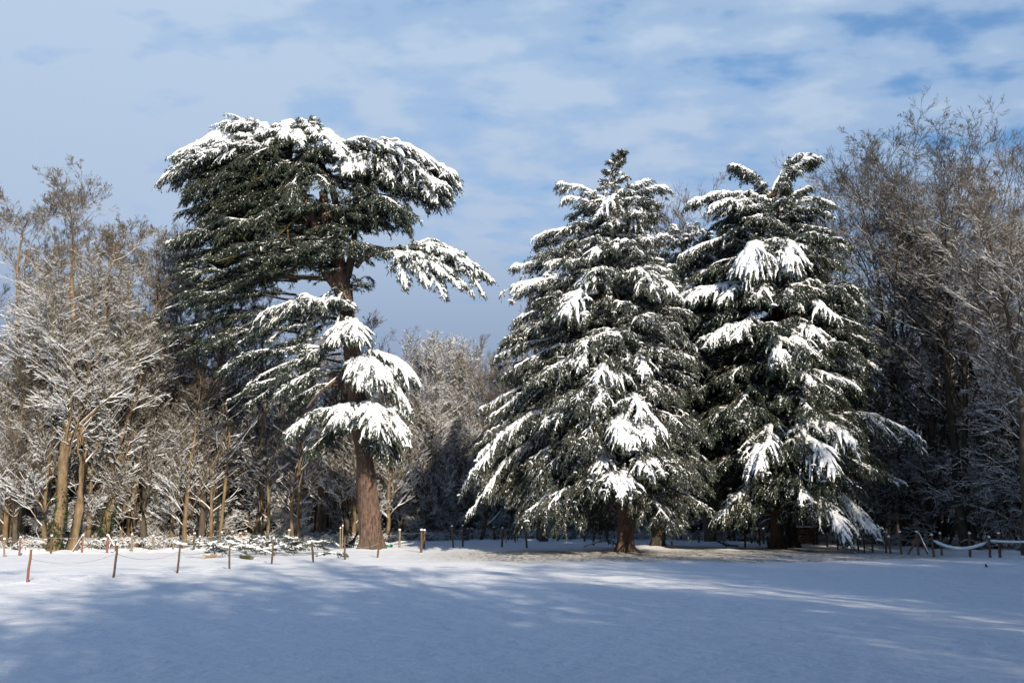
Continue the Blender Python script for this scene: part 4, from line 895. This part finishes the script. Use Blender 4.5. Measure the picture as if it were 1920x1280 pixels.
# ------------------------------------------------------------------ small things
def small_things():
    rng = np.random.default_rng(4)
    # green tub beside the big trunk
    g = G(730, 1027); k = g[1] / FPX
    root = empty('tub', g, 'green tub with snow in it, right of the big cedar trunk', 'tub')
    m = MB(); P = np.array([[0, 0, -.05], [0, 0, .0], [0, 0, .18], [0, 0, .22], [0, 0, .221], [0, 0, .1]]); m.tubes(P[None], np.array([[.19, .2, .25, .26, .23, .2]]), 18); m.build('shell', M_GREEN, root)
    m = MB(); P = np.array([[0, 0, .17], [0, 0, .22], [0, 0, .25], [0, 0, .27]]); m.tubes(P[None], np.array([[.22, .22, .14, .02]]), 14); m.build('snow_fill', M_SNOW, root)
    # brush heap of felled cedar branches
    g0 = G(500, 1040); root = empty('brush_heap', g0, 'heap of felled cedar branches dusted with snow, left of the big trunk', 'brush heap')
    for i in range(34):
        px = rng.uniform(400, 575); py = rng.uniform(1026, 1046) ; a = G(px, py) - g0; a[2] = 0.12 + .3 * rng.random()
        an = rng.uniform(0, 6.28); L = rng.uniform(1.2, 2.4); b = a + np.array([math.cos(an) * L, math.sin(an) * L * .6, rng.uniform(-.05, .5)])
        w, s = MB(), MB(); bough_geo(w, w, s, a, b, 1.3, 0.08, 0.2, 0.38, 0.8, rng, 0.1, 0.05, 0.03)
        o = w.build('branch', [M_LIMB, M_NEEDLE2], root); s.build('snow_cover', M_SNOW, o)
    for (x0, y0, x1, y1, mt, r, nm, lab) in ((382, 1047, 404, 1045, M_CUT, .09, 'log', 'pale orange freshly cut log at the left end of the brush heap'), (452, 1047, 472, 1050, M_MOSS, .10, 'log', 'short mossy green log in front of the brush heap')):
        A, B = G(x0, y0), G(x1, y1); A[2] = B[2] = .12; m = MB()
        m.tubes(np.array([A, A + (B - A) * .5 + Z * .02, B])[None] - A, np.full((1, 3), r), 10); m.disc(A - A, r, 10, nrm=norm(A - B)); m.disc(B - A, r, 10, nrm=norm(B - A))
        o = m.build(nm, mt, None, loc=A); tag(o, lab, 'log')
        sm = MB(); q = np.linspace(0.05, 0.8, 6)[:, None]; sm.tubes(((B - A) * q + Z * r * .75)[None], np.array([[.02, .07, .08, .06, .05, .01]]), 7, .7); sm.build('snow_cover', M_SNOW, o)
    def lone(px0, py0, L, ang, lab, W_=1.2):
        a = G(px0, py0); w, s = MB(), MB(); a2 = np.array([0, 0, .15]); b = np.array([math.cos(ang) * L, math.sin(ang) * L, .25])
        bough_geo(w, w, s, a2, b, W_, .1, .2, .3, .7, rng, .1, .05, .03); o = w.build('fallen_branch', [M_LIMB, M_NEEDLE2], None, loc=a); s.build('snow_cover', M_SNOW, o); tag(o, lab, 'branch')
    lone(592, 1048, 1.3, .3, 'small loose cedar sprig on the snow right of the brush heap', .8)
    lone(1095, 1029, 2.4, .1, 'low fallen branch lying left of the middle cedar trunk')
    a = G(1385, 1026); m = MB(); P = np.array([[0, 0, .1], [-.8, .2, .15], [-1.5, .5, .5]]); m.tubes(P[None], np.array([[.05, .06, .03]]), 6)
    c = polys_children(P[None], np.array([[.05, .06, .03]]), 10, .2, 1, .5, R(50), 0, rng, 4, .012); m.tubes(*c, 3)
    o = m.build('fallen_branch', M_BARK_DARK, None, loc=a); tag(o, 'dark bare fallen branch in the shade left of the right cedar trunk', 'branch')
    # slatted crate
    g = G(1515, 1021); k = g[1] / FPX; hw, H = 17 * k, 31 * k
    root = empty('hay_rack', g, 'dark slatted wooden rack behind the right cedar trunks', 'rack')
    fr = MB()
    for sx in (-1, 1):
        for sy in (0, 1): fr.box((sx * hw, sy * .9, H / 2), (.06, .06, H / 2 + .03))
    fr.build('frame', M_BARK_DARK, root)
    for sy in (0, 1):
        sl = MB()
        for z in np.linspace(.12, .9, 6): sl.box((0, sy * .9 - .075 + sy * .15, H * z), (hw - .01, .015, .07))
        sl.build('slats', M_POST, root)
    sb = MB(); sb.box((0, .45, H + .08), (hw + .03, .5, .045)); sb.build('snow_cover', M_SNOW, root)
    # dark feed trough
    g = G(1573, 1018); root = empty('trough', g, 'low dark trough standing under the lowest right-hand bough', 'trough')
    m = MB(); m.box((0, .3, .38), (.85, .35, .26)); m.build('basin', M_BARK_DARK, root)
    for sx in (-1, 1):
        m = MB(); m.box((sx * .65, .3, .06), (.05, .3, .08)); m.build('leg', M_BARK_DARK, root)
    # stub poking from the snow
    g = G(1850, 1065); m = MB(); P = np.array([[0, 0, -.05], [-.01, 0, .08], [-.03, 0, .2]]); m.tubes(P[None], np.array([[.07, .06, .015]]), 8)
    o = m.build('stump', M_BARK_DARK, None, loc=g); tag(o, 'tiny pointed dark stub poking out of the open snow at right', 'stump')
    # sticks leaning at the big trunk
    g = G(668, 1026); m = MB()
    for i in range(6):
        P = np.array([[-.9 + .25 * i * .6, -.3, .02], [-.3 + .05 * i, -.1, .45 + .05 * i], [.15, .1, .95 + .08 * i]]); m.tubes(P[None], np.full((1, 3), .045), 5)
    o = m.build('branch_pile', M_BARK_DARK, None, loc=g); tag(o, 'few dark branches leaning against the left foot of the big trunk', 'branches')
small_things()

# ------------------------------------------------------------------ the wood behind the viewpoint, whose shade falls over the clearing
def behind():
    rng = np.random.default_rng(31)
    ms = VT['broad_dark'] + VT['up_dark'] + VT['up_grey'][:1]
    sp = []
    for (x0, x1, y0, y1, n, h0, h1) in SHADE:
        for k in range(n): sp.append((rng.uniform(x0, x1), rng.uniform(y0, y1), rng.uniform(h0, h1)))
    for (x, y, h) in sp:
        m = ms[rng.integers(len(ms))]
        place_bare(m, (x, y, 0), 'bare tree of the wood behind the viewpoint', 'trees behind the viewpoint', rng.random() * 6.28, h / 21)
SHADE = [(-6, 30, -22, -8, 26, 20, 23), (30, 50, -15, 22, 34, 21, 25), (31, 52, 22, 44, 30, 21, 24.5), (-4, 30, -8, -4, 8, 14, 18), (-5, 12, -30, -14, 8, 16, 20), (4, 24, -13, -5, 3, 24, 26), (8, 22, -5, -2, 6, 24, 26.5), (22, 36, -5, 3, 8, 24, 26.5), (20, 31, 0, 22, 13, 19, 22)]
behind()
